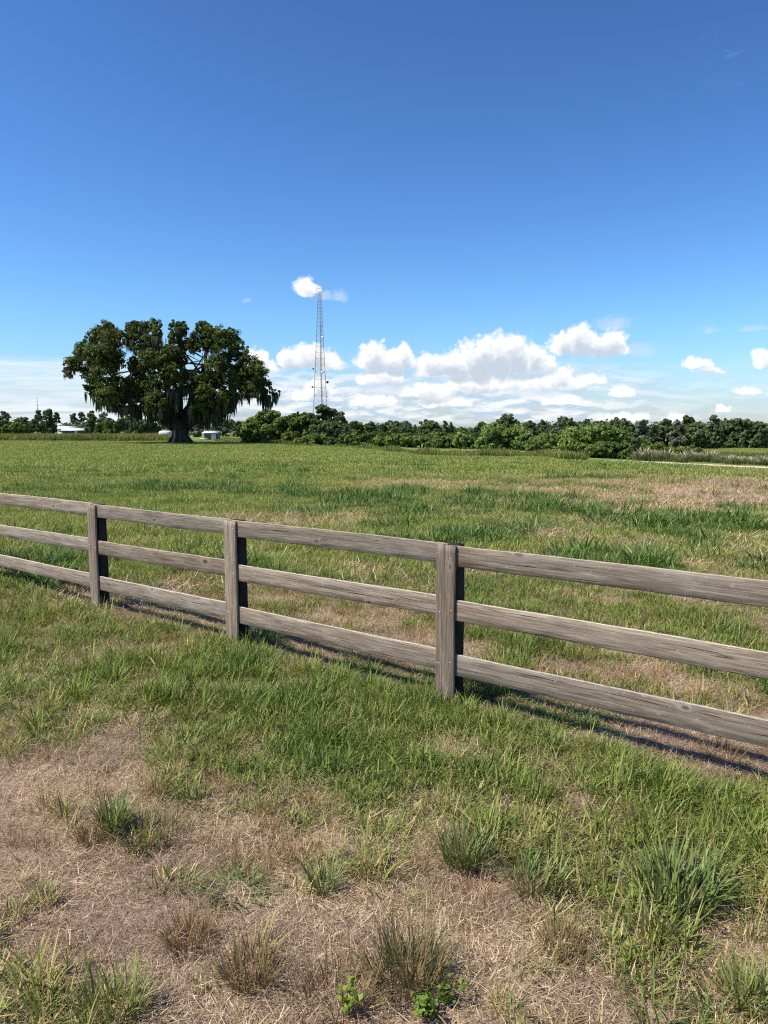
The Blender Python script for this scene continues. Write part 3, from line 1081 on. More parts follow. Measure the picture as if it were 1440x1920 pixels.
# ------------------------------------------------------------------ background trees and shrubs
def tree(name, cat, label, px, top, hw, Y, kind, mat, seed, group, base=None, bark=None):
    """a tree or shrub standing at depth Y whose crown is 2*hw photo pixels wide and reaches up to row top"""
    bark = bark or M_OAKBARK
    r = np.random.default_rng(seed)
    x = x_at(px, Y, 0)
    gz = float(terrain(x, Y))
    x = x_at(px, Y, gz)
    S = (Y * CT + HC * ST) / F
    W = hw * S
    H = z_at(top, Y) - gz
    root = empty(name, (x, Y, gz), label, cat, group)
    lob, mb = [], MB()
    n = int(np.clip(2 * hw * (H / S) * 4.2, 2400, 26000))
    size = np.clip(S * 5.0, .22, 1.2)
    shell, clump, droop, hue = .5, .38, .25, .14
    if kind in ('oak', 'grey'):
        z0 = H * (.02 if kind == 'oak' else .10)
        k = 17 if kind == 'oak' else 12
        for i in range(k):
            a, t = r.random() * 6.28, r.random()
            zz = z0 + (H - z0) * (.12 + .76 * t)
            wz = math.sin(math.pi * min(1, .36 + .56 * t)) ** .6
            rr = .62 * W * (1 - .35 * t) * (.6 + .5 * r.random())
            d = (W - rr * .85) * wz * (.35 + .65 * r.random() ** .5)
            lob.append((math.cos(a) * d, math.sin(a) * d, zz, rr, rr, min(rr * .8, (H - zz) * 1.0 + .2)))
        lob.append((0, 0, H * .83, W * .45, W * .45, H * .16))
        for sx in (-1, 1):
            lob.append((sx * W * .64, 0, H * (.36 + .2 * r.random()), W * .36, W * .4, H * .22))
            lob.append((sx * W * .42, -W * .3, H * .16, W * .42, W * .4, H * .17))
        fork = H * .25
        mb.tube([(0, 0, -.3), (0, 0, fork * .5), (0, 0, fork)], [W * .07 + .12, W * .055 + .1, W * .05 + .08], 8)
        for i in range(7):
            e = np.array(lob[i][:3])
            mb.tube(qbez((0, 0, fork * .9), (e[0] * .3, e[1] * .3, (fork + e[2]) * .55), e, 7), np.linspace(W * .035 + .07, .03, 7), 6)
        if kind == 'grey':
            n = int(n * .55); shell = .3; clump = .5
            for i in range(26):
                lb = lob[r.integers(0, len(lob))]
                e = np.array(lb[:3]) + unit(1, r)[0] * np.array(lb[3:6])
                mb.tube(qbez((0, 0, fork), (e[0] * .4, e[1] * .4, e[2] * .7), e, 6), np.linspace(.10, .02, 6), 5)
    elif kind == 'shrub':
        k = max(14, int(13 * W / max(H, .5)) + 8)
        for i in range(k):
            xx = (r.random() * 2 - 1) * .86
            env = math.sqrt(max(0, 1 - xx * xx))
            yy = (r.random() * 2 - 1) * .55 * env
            t = r.random() ** .75
            zz = H * (.06 + .80 * t * (.35 + .65 * env))
            rr = min(W * .34, H * .34) * (.55 + .6 * r.random())
            lob.append((xx * W, yy * W, zz, rr * 1.05, rr, min(rr * .85, max(.2, H - zz))))
        lob.append((0, 0, H * .72, W * .3, W * .3, H * .28))
        for i in range(max(7, k // 2)):
            e = np.array(lob[i][:3])
            mb.tube(qbez((e[0] * .35, e[1] * .35, -.15), (e[0] * .6, e[1] * .6, e[2] * .6), e, 6), np.linspace(.045 + .01 * H, .012, 6), 5)
        droop = .5
        n = int(n * 1.5)
        size *= 1.10
    elif kind == 'feather':                    # loose crown of separate tufts on bending stems
        for i in range(30):
            xx = (r.random() * 2 - 1) * .92
            env = math.sqrt(max(0, 1 - xx * xx)) ** .7
            zz = H * (.30 + .66 * r.random() ** .6 * env)
            rr = W * .15 * (.7 + .6 * r.random())
            lob.append((xx * W, (r.random() - .5) * W * .9, zz, rr, rr, rr * .62))
            e = np.array(lob[-1][:3])
            if i < 18:
                mb.tube(qbez((e[0] * .3, e[1] * .3, -.15), (e[0] * .6, e[1] * .6, e[2] * .65), e, 7), np.linspace(.09, .02, 7), 5)
        shell, clump, droop = .3, .55, .45
    elif kind == 'pine':
        bend = (r.random() - .5) * W * .25
        tp = np.array([bend, 0, H * .9])
        mb.tube(qbez((0, 0, -.3), (bend * .2, 0, H * .5), tp, 10), np.linspace(.09 + H * .012, .06, 10), 7)
        m = 7
        for i in range(m):
            a = r.random() * 6.28
            t = (i + .5) / m
            d = W * (.66 - .40 * t) * (.6 + .6 * r.random()) * (1 if i < m - 1 else 0)
            zz = H * (.56 + .40 * t)
            rr = W * (.34 + .12 * r.random())
            e = np.array([bend * t + math.cos(a) * d, math.sin(a) * d, min(zz, H - rr * .4)])
            lob.append((*e, rr, rr, rr * .55))
            mb.tube(qbez((bend * .7 * t, 0, zz - .9), (e[0] * .5, e[1] * .5, zz - .5), e, 6), np.linspace(.10, .03, 6), 5)
        shell, clump = .3, .5
        n = int(n * .5)
        size *= .8
    elif kind == 'cone':
        m = 9
        for i in range(m):
            t = i / (m - 1)
            rr = W * (1 - .82 * t)
            lob.append(((r.random() - .5) * W * .25, (r.random() - .5) * W * .25, H * (.10 + .84 * t), rr, rr, H * .11))
        mb.tube([(0, 0, -.3), (0, 0, H * .5), (0, 0, H * .9)], [.2, .14, .05], 7)
        shell = .4
    v, q, c = crown(lob, n, size, seed + 1, (1, 1, 1), droop=droop, clump=clump, shell=shell, hue=hue)
    # keep the crown within the height read off the photograph and above the ground
    v[:, 2] = np.where(v[:, 2] < -.05, np.abs(v[:, 2]) * .2, v[:, 2])
    v[:, 2] *= H / np.quantile(v[:, 2], .9965)
    link('crown', mesh_from('crown', v, [q], mat, c), root)
    mb.build('trunk' if kind not in ('shrub', 'feather') else 'stems', bark, root, smooth=True)
    return root


D, Gy, Pn, Lt, Md = M_LEAF_DARK, M_LEAF_GREY, M_LEAF_PINE, M_LEAF_LIGHT, M_LEAF_MID
FAR_L, FAR_C, FAR_R, SH = 'trees far off on the left', 'trees behind the shrub line', 'trees of the wood on the right', 'shrubs along the pasture edge'
TREES = [
    # far left
    ('pine_tree', 'tree', 'small flat topped pine at the far left edge of the field', 8, 771, 12, 300, 'pine', Pn, FAR_L),
    ('pine_tree', 'tree', 'low lopsided pine just right of the leftmost pine', 16, 778, 7, 310, 'pine', Pn, FAR_L),
    ('shrub', 'shrub', 'low dark thicket under the leftmost pine', 10, 789, 18, 260, 'shrub', D, FAR_L),
    ('broadleaf_tree', 'tree', 'dark round topped tree between the leftmost pine and the thin mast', 45, 783, 17, 270, 'oak', D, FAR_L),
    ('shrub', 'shrub', 'dark thicket in front of the thin mast', 66, 787, 15, 262, 'shrub', D, FAR_L),
    ('shrub', 'shrub', 'bushy green thicket left of the thin mast, lowest of its row', 30, 793, 20, 252, 'shrub', Md, FAR_L),
    ('pine_tree', 'tree', 'sparse pine in front of the thin mast', 73, 769, 9, 290, 'pine', Pn, FAR_L),
    ('broadleaf_tree', 'tree', 'tall bushy tree right of the mast between two white roofs', 92, 768, 15, 270, 'oak', D, FAR_L),
    ('pine_tree', 'tree', 'airy pine with two loose tufts right of the tall bushy tree', 107, 773, 8, 275, 'pine', Pn, FAR_L),
    ('pine_tree', 'tree', 'leaning sparse pine above the long white roof', 139, 775, 9, 330, 'pine', Pn, FAR_L),
    ('pine_tree', 'tree', 'thin tall pine at the right end of the long white roof', 155, 772, 8, 330, 'pine', Pn, FAR_L),
    ('broadleaf_tree', 'tree', 'rounded tree just right of the long white roof', 172, 771, 12, 300, 'oak', D, FAR_L),
    ('broadleaf_tree', 'tree', 'greyish tree half hidden behind the left side of the oak crown', 197, 773, 14, 260, 'grey', Gy, FAR_L),
    ('shrub', 'shrub', 'dark green thicket under the left edge of the oak crown', 204, 787, 22, 190, 'shrub', Md, FAR_L),
    ('shrub', 'shrub', 'broad dark thicket under the oak crown left of the white trailer', 240, 783, 26, 185, 'shrub', D, FAR_L),
    ('shrub', 'shrub', 'thicket beside the oak trunk directly above the white trailer', 278, 787, 24, 180, 'shrub', D, FAR_L),
    ('broadleaf_tree', 'tree', 'bare looking grey tree right of the oak trunk', 366, 793, 16, 200, 'grey', Gy, FAR_L),
    ('broadleaf_tree', 'tree', 'grey green tree right behind the small grey shed', 418, 786, 17, 215, 'grey', Gy, FAR_L),
    ('pine_tree', 'tree', 'small pine standing between the shed and the big light shrubs', 433, 786, 10, 225, 'pine', Pn, FAR_L),
    ('broadleaf_tree', 'tree', 'grey green tree at the left end of the big light shrubs', 452, 790, 15, 205, 'oak', D, FAR_L),
    # shrub line in the middle
    ('shrub', 'shrub', 'big light green shrub right of the oak, leftmost of the shrub line', 500, 771, 42, 122, 'shrub', Lt, SH),
    ('shrub', 'shrub', 'large leafy shrub between the leftmost light shrub and the tower', 555, 776, 40, 118, 'shrub', Md, SH),
    ('small_tree', 'tree', 'loose dark blue green small tree in front of the tower foot', 612, 761, 40, 112, 'feather', D, SH),
    ('shrub', 'shrub', 'dark rounded shrub under the loose small tree by the tower', 618, 790, 34, 108, 'shrub', D, SH),
    ('shrub', 'shrub', 'low pale green shrub at the foot of the leftmost light shrub', 478, 806, 24, 108, 'shrub', Lt, SH),
    ('shrub', 'shrub', 'low bright green bush in front of the tower', 590, 814, 42, 96, 'shrub', Lt, SH),
    ('shrub', 'shrub', 'low bush right of the tower, first in the row of low bright bushes', 668, 813, 36, 95, 'shrub', Md, SH),
    ('shrub', 'shrub', 'low bright bush, second from the tower', 735, 816, 36, 88, 'shrub', Lt, SH),
    ('shrub', 'shrub', 'low bright bush, third from the tower', 788, 817, 36, 85, 'shrub', Lt, SH),
    ('shrub', 'shrub', 'low bright bush left against the great light green shrub', 838, 818, 34, 82, 'shrub', Lt, SH),
    ('shrub', 'shrub', 'great domed light green shrub in the middle of the field edge', 925, 797, 68, 80, 'shrub', Lt, SH),
    ('shrub', 'shrub', 'small round light shrub right of the great domed one', 1012, 820, 26, 76, 'shrub', Lt, SH),
    ('shrub', 'shrub', 'leafy bright shrub left foot of the big dark shrub', 1072, 834, 24, 64, 'shrub', Lt, SH),
    ('shrub', 'shrub', 'tall bright green shrub behind the big dark shrub', 1108, 798, 58, 72, 'shrub', Lt, SH),
    ('shrub', 'shrub', 'dark leafy shrub right behind the tall bright shrub', 1160, 806, 36, 78, 'shrub', D, SH),
    ('shrub', 'shrub', 'big dark green shrub at the start of the sand track', 1136, 829, 56, 60, 'shrub', Md, SH),
    ('shrub', 'shrub', 'round light green bush beyond the reeds, right of the big dark shrub', 1232, 830, 20, 100, 'shrub', Lt, SH),
    ('shrub', 'shrub', 'low flat green scrub beyond the reeds', 1282, 838, 38, 108, 'shrub', Lt, SH),
    ('shrub', 'shrub', 'olive thicket filling the gap right behind the loose small tree', 655, 806, 34, 125, 'shrub', Md, SH),
    ('shrub', 'shrub', 'mid green thicket behind the second low bright bush', 705, 810, 36, 122, 'shrub', Md, SH),
    ('shrub', 'shrub', 'mid green thicket behind the third low bright bush', 765, 812, 38, 118, 'shrub', Md, SH),
    ('shrub', 'shrub', 'mid green thicket in front of the dark domed tree', 822, 811, 36, 116, 'shrub', Md, SH),
    ('shrub', 'shrub', 'bright thicket behind the small round light shrub', 1026, 814, 34, 92, 'shrub', Lt, SH),
    ('shrub', 'shrub', 'dark thicket at the foot of the tall dark oak', 1052, 812, 28, 110, 'shrub', Md, SH),
    ('shrub', 'shrub', 'green thicket beyond the end of the big dark shrub', 1196, 822, 30, 112, 'shrub', Md, SH),
    # behind the shrub line
    ('broadleaf_tree', 'tree', 'dark tree just right of the loose small tree by the tower', 665, 790, 17, 190, 'oak', D, FAR_C),
    ('broadleaf_tree', 'tree', 'dark tree second right of the tower over the low bushes', 692, 791, 16, 200, 'oak', D, FAR_C),
    ('broadleaf_tree', 'tree', 'small dark tree between two taller ones right of the tower', 716, 796, 12, 205, 'oak', D, FAR_C),
    ('pine_tree', 'tree', 'light topped pine over the low bushes right of the tower', 742, 789, 11, 215, 'pine', Pn, FAR_C),
    ('broadleaf_tree', 'tree', 'brownish dark tree left of the two small conical cedars', 752, 800, 18, 200, 'grey', D, FAR_C),
    ('cedar_tree', 'tree', 'short conical cedar left of the dark domed tree', 768, 794, 8, 220, 'cone', D, FAR_C),
    ('cedar_tree', 'tree', 'tiny conical cedar touching the dark domed tree', 778, 797, 6, 222, 'cone', D, FAR_C),
    ('broadleaf_tree', 'tree', 'dark dense domed tree between the cedars', 806, 788, 24, 185, 'oak', D, FAR_C),
    ('cedar_tree', 'tree', 'conical cedar right of the dark domed tree', 835, 790, 10, 200, 'cone', D, FAR_C),
    ('cedar_tree', 'tree', 'narrow spire cedar right beside the wider conical cedar', 846, 793, 5, 205, 'cone', D, FAR_C),
    ('broadleaf_tree', 'tree', 'small dark tree over the left shoulder of the great domed shrub', 866, 801, 14, 190, 'oak', D, FAR_C),
    ('broadleaf_tree', 'tree', 'low dark tree peeking above the left half of the great domed shrub', 905, 791, 16, 170, 'oak', D, FAR_C),
    ('broadleaf_tree', 'tree', 'tall dark tree behind the right half of the great domed shrub', 950, 778, 27, 150, 'oak', D, FAR_C),
    ('broadleaf_tree', 'tree', 'dark tree right of the tall tree behind the domed shrub', 992, 790, 20, 165, 'oak', D, FAR_C),
    ('pine_tree', 'tree', 'thin pine in the dip right of the domed shrub', 1016, 787, 10, 180, 'pine', Pn, FAR_C),
    # wood on the right
    ('broadleaf_tree', 'tree', 'tall dark oak left of the tall bright green shrub', 1060, 783, 26, 165, 'oak', D, FAR_R),
    ('broadleaf_tree', 'tree', 'grey leaved tree between the tall dark oak and the tall bright shrub', 1046, 800, 16, 150, 'grey', Gy, FAR_R),
    ('broadleaf_tree', 'tree', 'green tree peeking over the left of the tall bright shrub', 1096, 788, 22, 190, 'oak', D, FAR_R),
    ('broadleaf_tree', 'tree', 'low dark tree peeking over the middle of the tall bright shrub', 1124, 790, 18, 220, 'oak', D, FAR_R),
    ('broadleaf_tree', 'tree', 'wide dark tree above the right end of the tall bright shrub', 1160, 786, 32, 200, 'oak', D, FAR_R),
    ('broadleaf_tree', 'tree', 'greyish half bare tree right of the wide dark tree', 1203, 788, 17, 230, 'grey', Gy, FAR_R),
    ('broadleaf_tree', 'tree', 'small dark tree in the dip of the right hand wood', 1222, 797, 14, 240, 'oak', D, FAR_R),
    ('broadleaf_tree', 'tree', 'peaked dark tree right of the dip in the wood', 1245, 786, 18, 240, 'oak', D, FAR_R),
    ('broadleaf_tree', 'tree', 'pale grey bare branched tree in the middle of the right hand wood', 1268, 788, 16, 235, 'grey', Gy, FAR_R),
    ('broadleaf_tree', 'tree', 'rounded high tree left of the pine in the right hand wood', 1288, 780, 17, 250, 'oak', D, FAR_R),
    ('broadleaf_tree', 'tree', 'broad grey green tree at the foot of the wood, left of the pine', 1306, 793, 26, 225, 'grey', D, FAR_R),
    ('pine_tree', 'tree', 'pine crown rising highest above the right hand wood', 1335, 778, 13, 262, 'pine', Pn, FAR_R),
    ('broadleaf_tree', 'tree', 'low dark tree under the highest pine of the wood', 1334, 796, 22, 232, 'oak', D, FAR_R),
    ('broadleaf_tree', 'tree', 'massive dark oak near the right end of the wood', 1382, 786, 38, 238, 'oak', D, FAR_R),
    ('broadleaf_tree', 'tree', 'dark oak sloping down at the right end of the wood', 1415, 791, 24, 234, 'oak', D, FAR_R),
    ('broadleaf_tree', 'tree', 'low tree at the right edge beyond the end of the wood', 1440, 806, 13, 250, 'oak', D, FAR_R),
]
for i, (nm, ct, lb, px, top, hw, Y, kd, mt, gr) in enumerate(TREES):
    tree(nm, ct, lb, px, top, hw, Y, kd, mt, 1000 + i * 13, gr, bark=M_PINEBARK if kd == 'pine' else None)


def build_far_woods():
    """the far-off wood that closes the horizon: one mass"""
    r = np.random.default_rng(77)
    lob = []
    for k in range(700):
        a = R(-50 + 100 * r.random())
        d = 520 + 260 * r.random()
        x, y = math.sin(a) * d, math.cos(a) * d
        gz = float(terrain(x, y))
        h = 5.0 + 3.2 * r.random() - .004 * (d - 520) + (3.5 if a > R(9) else 0)
        lob.append((x, y, gz + h * .45, 7 + 6 * r.random(), 6, h * .55))
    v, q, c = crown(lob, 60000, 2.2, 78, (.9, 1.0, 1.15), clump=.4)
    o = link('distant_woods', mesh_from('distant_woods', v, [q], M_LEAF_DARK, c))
    tag(o, 'low dark band of far woods along the horizon', 'woods', kind='stuff')


build_far_woods()


# ------------------------------------------------------------------ lattice tower and mast
def build_tower():
    Y = 235.0
    x0 = x_at(601.5, Y)
    gz = float(terrain(x0, Y))
    S = (Y * CT + HC * ST) / F
    H = z_at(541, Y) - gz
    root = empty('lattice_tower', (x0, Y, gz), 'tall slim three legged steel lattice tower rising behind the shrubs', 'tower')
    Rb, Rt = 2.72, .48
    angs = [R(205), R(335), R(86)]

    def rad(z):
        return Rb + (Rt - Rb) * min(1.0, z / (H * .985)) ** .93

    def leg(i, z):
        return np.array([rad(z) * math.cos(angs[i]), rad(z) * math.sin(angs[i]), z])
    zs = [0]
    while zs[-1] < H - 1.0:
        zs.append(min(H, zs[-1] + max(.95, rad(zs[-1]) * 1.25)))
    for i in range(3):
        mb = MB()
        mb.tube([leg(i, z) for z in zs], np.linspace(.105, .065, len(zs)), 6)
        mb.build('leg', M_STEEL, root)
    for i in range(3):
        mb = MB()
        j = (i + 1) % 3
        for a, b in zip(zs[:-1], zs[1:]):
            mb.tube([leg(i, b), leg(j, b)], .024, 4)
            mb.tube([leg(i, a), leg(j, b)], .020, 4)
            mb.tube([leg(j, a), leg(i, b)], .020, 4)
        mb.build('bracing', M_STEEL, root)
    mb = MB()                                   # feeder cables and climbing ladder run up the inside, right of the middle
    lad = []
    for z in np.linspace(0, H * .97, 40):
        p = .5 * (leg(1, z) + leg(2, z)) * (.55 if z < H * .8 else .8)
        lad.append(p)
    lad = np.array(lad)
    for dx in (-.17, .17):
        mb.tube(lad + [dx, 0, 0], .045, 5)
    for i in range(0, 39):
        for f in (0, .5):
            p = lad[i] * (1 - f) + lad[i + 1] * f
            mb.tube([p + [-.17, 0, 0], p + [.17, 0, 0]], .03, 4)
    mb.build('ladder', M_STEEL, root)
    mb = MB()
    k = int(40 * .36)
    mb.tube(lad[:k] + [-.06, -.12, 0], .12, 6)
    mb.build('feeder_cable', M_DARKSTEEL, root)

    def dish(z, i, sx, rd, mat, nm):
        m2 = MB()
        p = leg(i, z)
        c = p + np.array([sx * .55, -.25, 0])
        m2.tube([p, c], .04, 5)
        ring = [c + np.array([0, -.0, 0]), c + np.array([0, -.06, 0]), c + np.array([0, -.22, 0]), c + np.array([0, -.30, 0])]
        m2.tube(ring, [rd * .35, rd * .75, rd, rd * .98], 16)
        m2.build(nm, mat, root)
    zz = lambda py: z_at(py, Y) - gz
    dish(zz(717), 1, 1, .42, M_DARKSTEEL, 'dish')
    dish(zz(692), 0, -1, .26, M_DARKSTEEL, 'dish')
    dish(zz(726), 0, -1, .30, M_DARKSTEEL, 'dish')
    dish(zz(633), 1, -.3, .36, M_DISH, 'dish')
    dish(zz(699), 1, -1.6, .38, M_DISH, 'dish')
    dish(zz(743), 1, .6, .22, M_DISH, 'dish')
    mb = MB()                                   # whips and a small head frame at the top
    for i in range(3):
        p = leg(i, H)
        e = p * 1.9; e[2] = H
        mb.tube([p * [0, 0, 1], e], .045, 5)
        mb.tube([e + [0, 0, -.9], e + [0, 0, .7]], .055, 5)
    mb.tube([leg(0, H), leg(0, H) + [0, 0, 1.6]], .04, 5)
    mb.build('antenna', M_STEEL, root)


build_tower()


def build_mast():
    Y = 320.0
    x0 = x_at(72.5, Y)
    gz = float(terrain(x0, Y))
    H = z_at(746, Y) - gz
    root = empty('radio_mast', (x0, Y, gz), 'thin dark mast standing among the pines far off on the left', 'mast')
    mb = MB()
    mb.tube([(0, 0, -.3), (0, 0, H)], [.19, .10], 8)
    mb.build('pole', M_STEEL, root)
    for k, z in enumerate((H * .99, H * .90, H * .80, H * .70)):
        mb = MB()
        mb.tube([(-.42, 0, z), (.42, 0, z)], .06, 5)
        for s in (-1, 1):
            mb.tube([(s * .38, 0, z - .25), (s * .38, 0, z + .25)], .05, 5)
        mb.build('crossarm', M_STEEL, root)


build_mast()


# ------------------------------------------------------------------ buildings far off on the left
def gable_house(name, label, cat, px0, px1, eave, ridge, base, Y, depth, roofm, wallm, group=None, doors=(), windows=(), slope_front=True):
    xa, xb = x_at(px0, Y), x_at(px1, Y)
    gz = float(terrain((xa + xb) / 2, Y))
    W = xb - xa
    He, Hr = z_at(eave, Y) - gz, z_at(ridge, Y) - gz
    root = empty(name, ((xa + xb) / 2, Y, gz), label, cat, group)
    hw = W / 2
    w = MB()
    w.add([(-hw, 0, -.2), (hw, 0, -.2), (hw, depth, -.2), (-hw, depth, -.2), (-hw, 0, He), (hw, 0, He), (hw, depth, He), (-hw, depth, He),
           (-hw, depth / 2, Hr - .05), (hw, depth / 2, Hr - .05)],
          [(0, 1, 5, 4), (2, 3, 7, 6), (1, 2, 6, 5), (3, 0, 4, 7)], [(5, 6, 9), (7, 4, 8)])
    w.build('wall', wallm, root)
    rf = MB()
    o = .35
    dz = o * (Hr - He) / (depth / 2)
    for s in (0, 1):
        y0, y1 = (-o, depth / 2) if s == 0 else (depth + o, depth / 2)
        rf.add([(-hw - o, y0, He - dz + .03), (hw + o, y0, He - dz + .03), (hw + o, y1, Hr + .03), (-hw - o, y1, Hr + .03),
                (-hw - o, y0, He - dz + .13), (hw + o, y0, He - dz + .13), (hw + o, y1, Hr + .13), (-hw - o, y1, Hr + .13)],
               [(0, 1, 2, 3), (4, 7, 6, 5), (0, 4, 5, 1), (1, 5, 6, 2), (3, 2, 6, 7), (0, 3, 7, 4)])
    rf.build('roof', roofm, root)
    for d in doors:
        m = MB(); m.box(d * hw - .45, d * hw + .45, -.05, -.004, -.1, min(2.0, He - .15)); m.build('door', M_WHITE, root)
    for d in windows:
        m = MB(); m.box(d * hw - .6, d * hw + .6, -.045, -.004, He * .42, He * .8); m.build('window', M_GLASS, root)
    return root


gable_house('mobile_home', 'long low white building far off left of the oak, right end of its roofs', 'building', 116, 164, 807, 803, 813, 300, 5.0, M_WHITE, M_WALLGREY, 'white roofed buildings on the left', (.1,), (-.6, -.2, .5))
gable_house('farm_building', 'white roofed building behind and left of the long low white one', 'building', 106, 138, 803.5, 799.2, 811, 325, 7.0, M_WHITE, M_WHITE, 'white roofed buildings on the left', (), (-.4, .4))
gable_house('small_house', 'small white hut left of the tall bushy tree', 'building', 77.5, 88.5, 804, 800.5, 811, 300, 4.0, M_WHITE, M_WHITE, 'white roofed buildings on the left', (), (.2,))
gable_house('shed', 'small grey shed with a bright white roof right of the oak trunk', 'shed', 383, 406, 812, 809, 822, 150, 3.2, M_WHITE, M_WALLGREY, None, (.55,), ())


def build_trailer():
    Y = 150.0
    x = x_at(308, Y)
    gz = float(terrain(x, Y))
    root = empty('trailer', (x, Y, gz), 'small rounded white trailer parked beside the oak trunk', 'trailer')
    L, D2, H = 2.3, 1.8, 1.75
    b = MB()
    pts, k = [], 12
    prof = []
    for t in np.linspace(0, 2 * np.pi, 28, endpoint=False):
        cx, cz = math.cos(t), math.sin(t)
        e = .62
        prof.append((L / 2 * math.copysign(abs(cx) ** e, cx), .45 + (H - .45) / 2 + (H - .45) / 2 * math.copysign(abs(cz) ** e, cz)))
    n = len(prof)
    rows = [(-.0, .9), (.08, .97), (.2, 1), (D2 - .2, 1), (D2 - .08, .97), (D2, .9)]
    v = []
    for y, s in rows:
        v += [(px * s, y, .45 + (H - .45) / 2 + (pz - .45 - (H - .45) / 2) * s) for px, pz in prof]
    q = [(i * n + j, i * n + (j + 1) % n, (i + 1) * n + (j + 1) % n, (i + 1) * n + j) for i in range(len(rows) - 1) for j in range(n)]
    v += [(0, 0, 1.1), (0, D2, 1.1)]
    t = [((j + 1) % n, j, len(v) - 2) for j in range(n)] + [((len(rows) - 1) * n + j, (len(rows) - 1) * n + (j + 1) % n, len(v) - 1) for j in range(n)]
    b.add(v, q, t)
    b.build('body', M_WHITE, root, smooth=True)
    for s in (-1, 1):
        w = MB(); w.tube([(0, (.12 if s < 0 else D2 - .12) - .09, .32), (0, (.12 if s < 0 else D2 - .12) + .09, .32)], .32, 16); w.build('wheel', M_TIRE, root)
    h = MB(); h.tube([(L / 2 - .2, D2 / 2, .5), (L / 2 + .9, D2 / 2, .48)], .05, 6); h.tube([(L / 2 + .75, D2 / 2, .48), (L / 2 + .75, D2 / 2, -.05)], .04, 6); h.build('hitch', M_STEEL, root)


build_trailer()


def build_slab():
    x, y = hit(383, 826)
    gz = float(terrain(x, y))
    b = MB()
    b.box(-.7, .7, -.5, .5, .28, .42)
    for sx in (-.5, .5):
        b.box(sx - .08, sx + .08, -.4, .4, -.05, .279)
    o = b.build('white_slab', M_WHITE, None, (x, y, gz), R(12))
    tag(o, 'low white slab lying in the weeds just right of the oak trunk', 'slab')


build_slab()


# ------------------------------------------------------------------ grass
def blades(pos, head, length, width, lean, curve, r, twist=.5, br=None, dry=None):
    """tapered bent blades; returns verts, quads, tris, colours (r brightness, g own dryness)"""
    n = len(pos)
    d = np.stack([np.cos(head), np.sin(head), np.zeros(n)], 1)
    side_a = head + np.pi / 2 + (r.random(n) - .5) * twist * 2
    sd = np.stack([np.cos(side_a), np.sin(side_a), np.zeros(n)], 1)
    ts = [0, .36, .70, 1.0]
    wv = [.75, 1.0, .72, 0]
    V = []
    for t, w in zip(ts, wv):
        ang = lean + curve * t
        angm = lean + curve * t * .5
        p = pos + d * (length * t * np.sin(angm))[:, None] + np.array([0, 0, 1.]) * (length * t * np.cos(angm))[:, None]
        if w > 0:
            V += [p - sd * (width * .5 * w)[:, None], p + sd * (width * .5 * w)[:, None]]
        else:
            V += [p]
    v = np.stack(V, 1).reshape(-1, 3)
    b = np.arange(n)[:, None] * 7
    q = np.concatenate([b + [0, 1, 3, 2], b + [2, 3, 5, 4]])
    t = b + [4, 5, 6]
    if br is None:
        br = .55 + .9 * r.random(n) ** 1.2
    if dry is None:
        dry = np.clip(.5 + .20 * r.normal(size=n), 0, 1)
    c = np.zeros((n, 7, 3))
    c[:, :, 0] = br[:, None]
    c[:, :, 1] = dry[:, None] + np.array([.16, .16, .02, .02, -.02, -.02, .10])[None]
    return v, q, t, c.reshape(-1, 3)


def tuft_mesh(name, n, spread, l0, l1, w0, w1, lean0, lean1, cv, mat, seed, disc=True, drymean=.5, even=False):
    r = np.random.default_rng(seed)
    rad = spread * np.sqrt(r.random(n))
    a = r.random(n) * 2 * np.pi
    pos = np.stack([rad * np.cos(a), rad * np.sin(a), np.full(n, -.004)], 1)
    head = (a + r.normal(size=n) * .9) if not disc else r.random(n) * 2 * np.pi
    ln = l0 + (l1 - l0) * r.random(n)
    wd = w0 + (w1 - w0) * r.random(n)
    le = R(lean0) + R(lean1 - lean0) * r.random(n)
    v, q, t, c = blades(pos, head, ln, wd, le, np.abs(r.normal(size=n)) * cv, r, .5, .85 + .3 * r.random(n) if even else None, np.clip(drymean + (.1 if even else .2) * r.normal(size=n), 0, 1))
    return mesh_from(name, v, [q, t], mat, c)


def straw_mesh(name, n, spread, mat, seed, l0=.05, l1=.16, w=.0024, lift=.022):
    """dead stems lying on each other"""
    r = np.random.default_rng(seed)
    rad = spread * np.sqrt(r.random(n))
    a = r.random(n) * 2 * np.pi
    pos = np.stack([rad * np.cos(a), rad * np.sin(a), r.random(n) * lift], 1)
    v, q, t, c = blades(pos, r.random(n) * 6.28, l0 + (l1 - l0) * r.random(n), w * (.6 + .9 * r.random(n)), R(66) + R(30) * r.random(n), r.normal(size=n) * .6, r, .9,
                        .25 + 1.25 * r.random(n) ** 1.3, np.full(n, .5) + .3 * r.normal(size=n))
    v[:, 2] = np.maximum(v[:, 2], .001)
    return mesh_from(name, v, [q, t], mat, c)


M_GRASS = grass_mat('pasture_grass', (.212, .258, .054), (.118, .195, .040), (.50, .36, .18))
M_GRASS_FAR = grass_mat('far_pasture_grass', (.280, .318, .078), (.108, .185, .044), (.56, .39, .20))
M_STRAW = grass_mat('dead_straw', (.40, .275, .205), (.40, .275, .205), (.66, .49, .32), .15)
M_DRYTUFT = grass_mat('browned_grass', (.16, .16, .055), (.16, .16, .055), (.32, .20, .10), .2)
M_TALLWEED = grass_mat('tall_weeds', (.145, .180, .046), (.11, .14, .042), (.34, .285, .090), .3)
M_REED = grass_mat('pale_reed', (.17, .19, .07), (.16, .18, .07), (.52, .44, .31), .25)


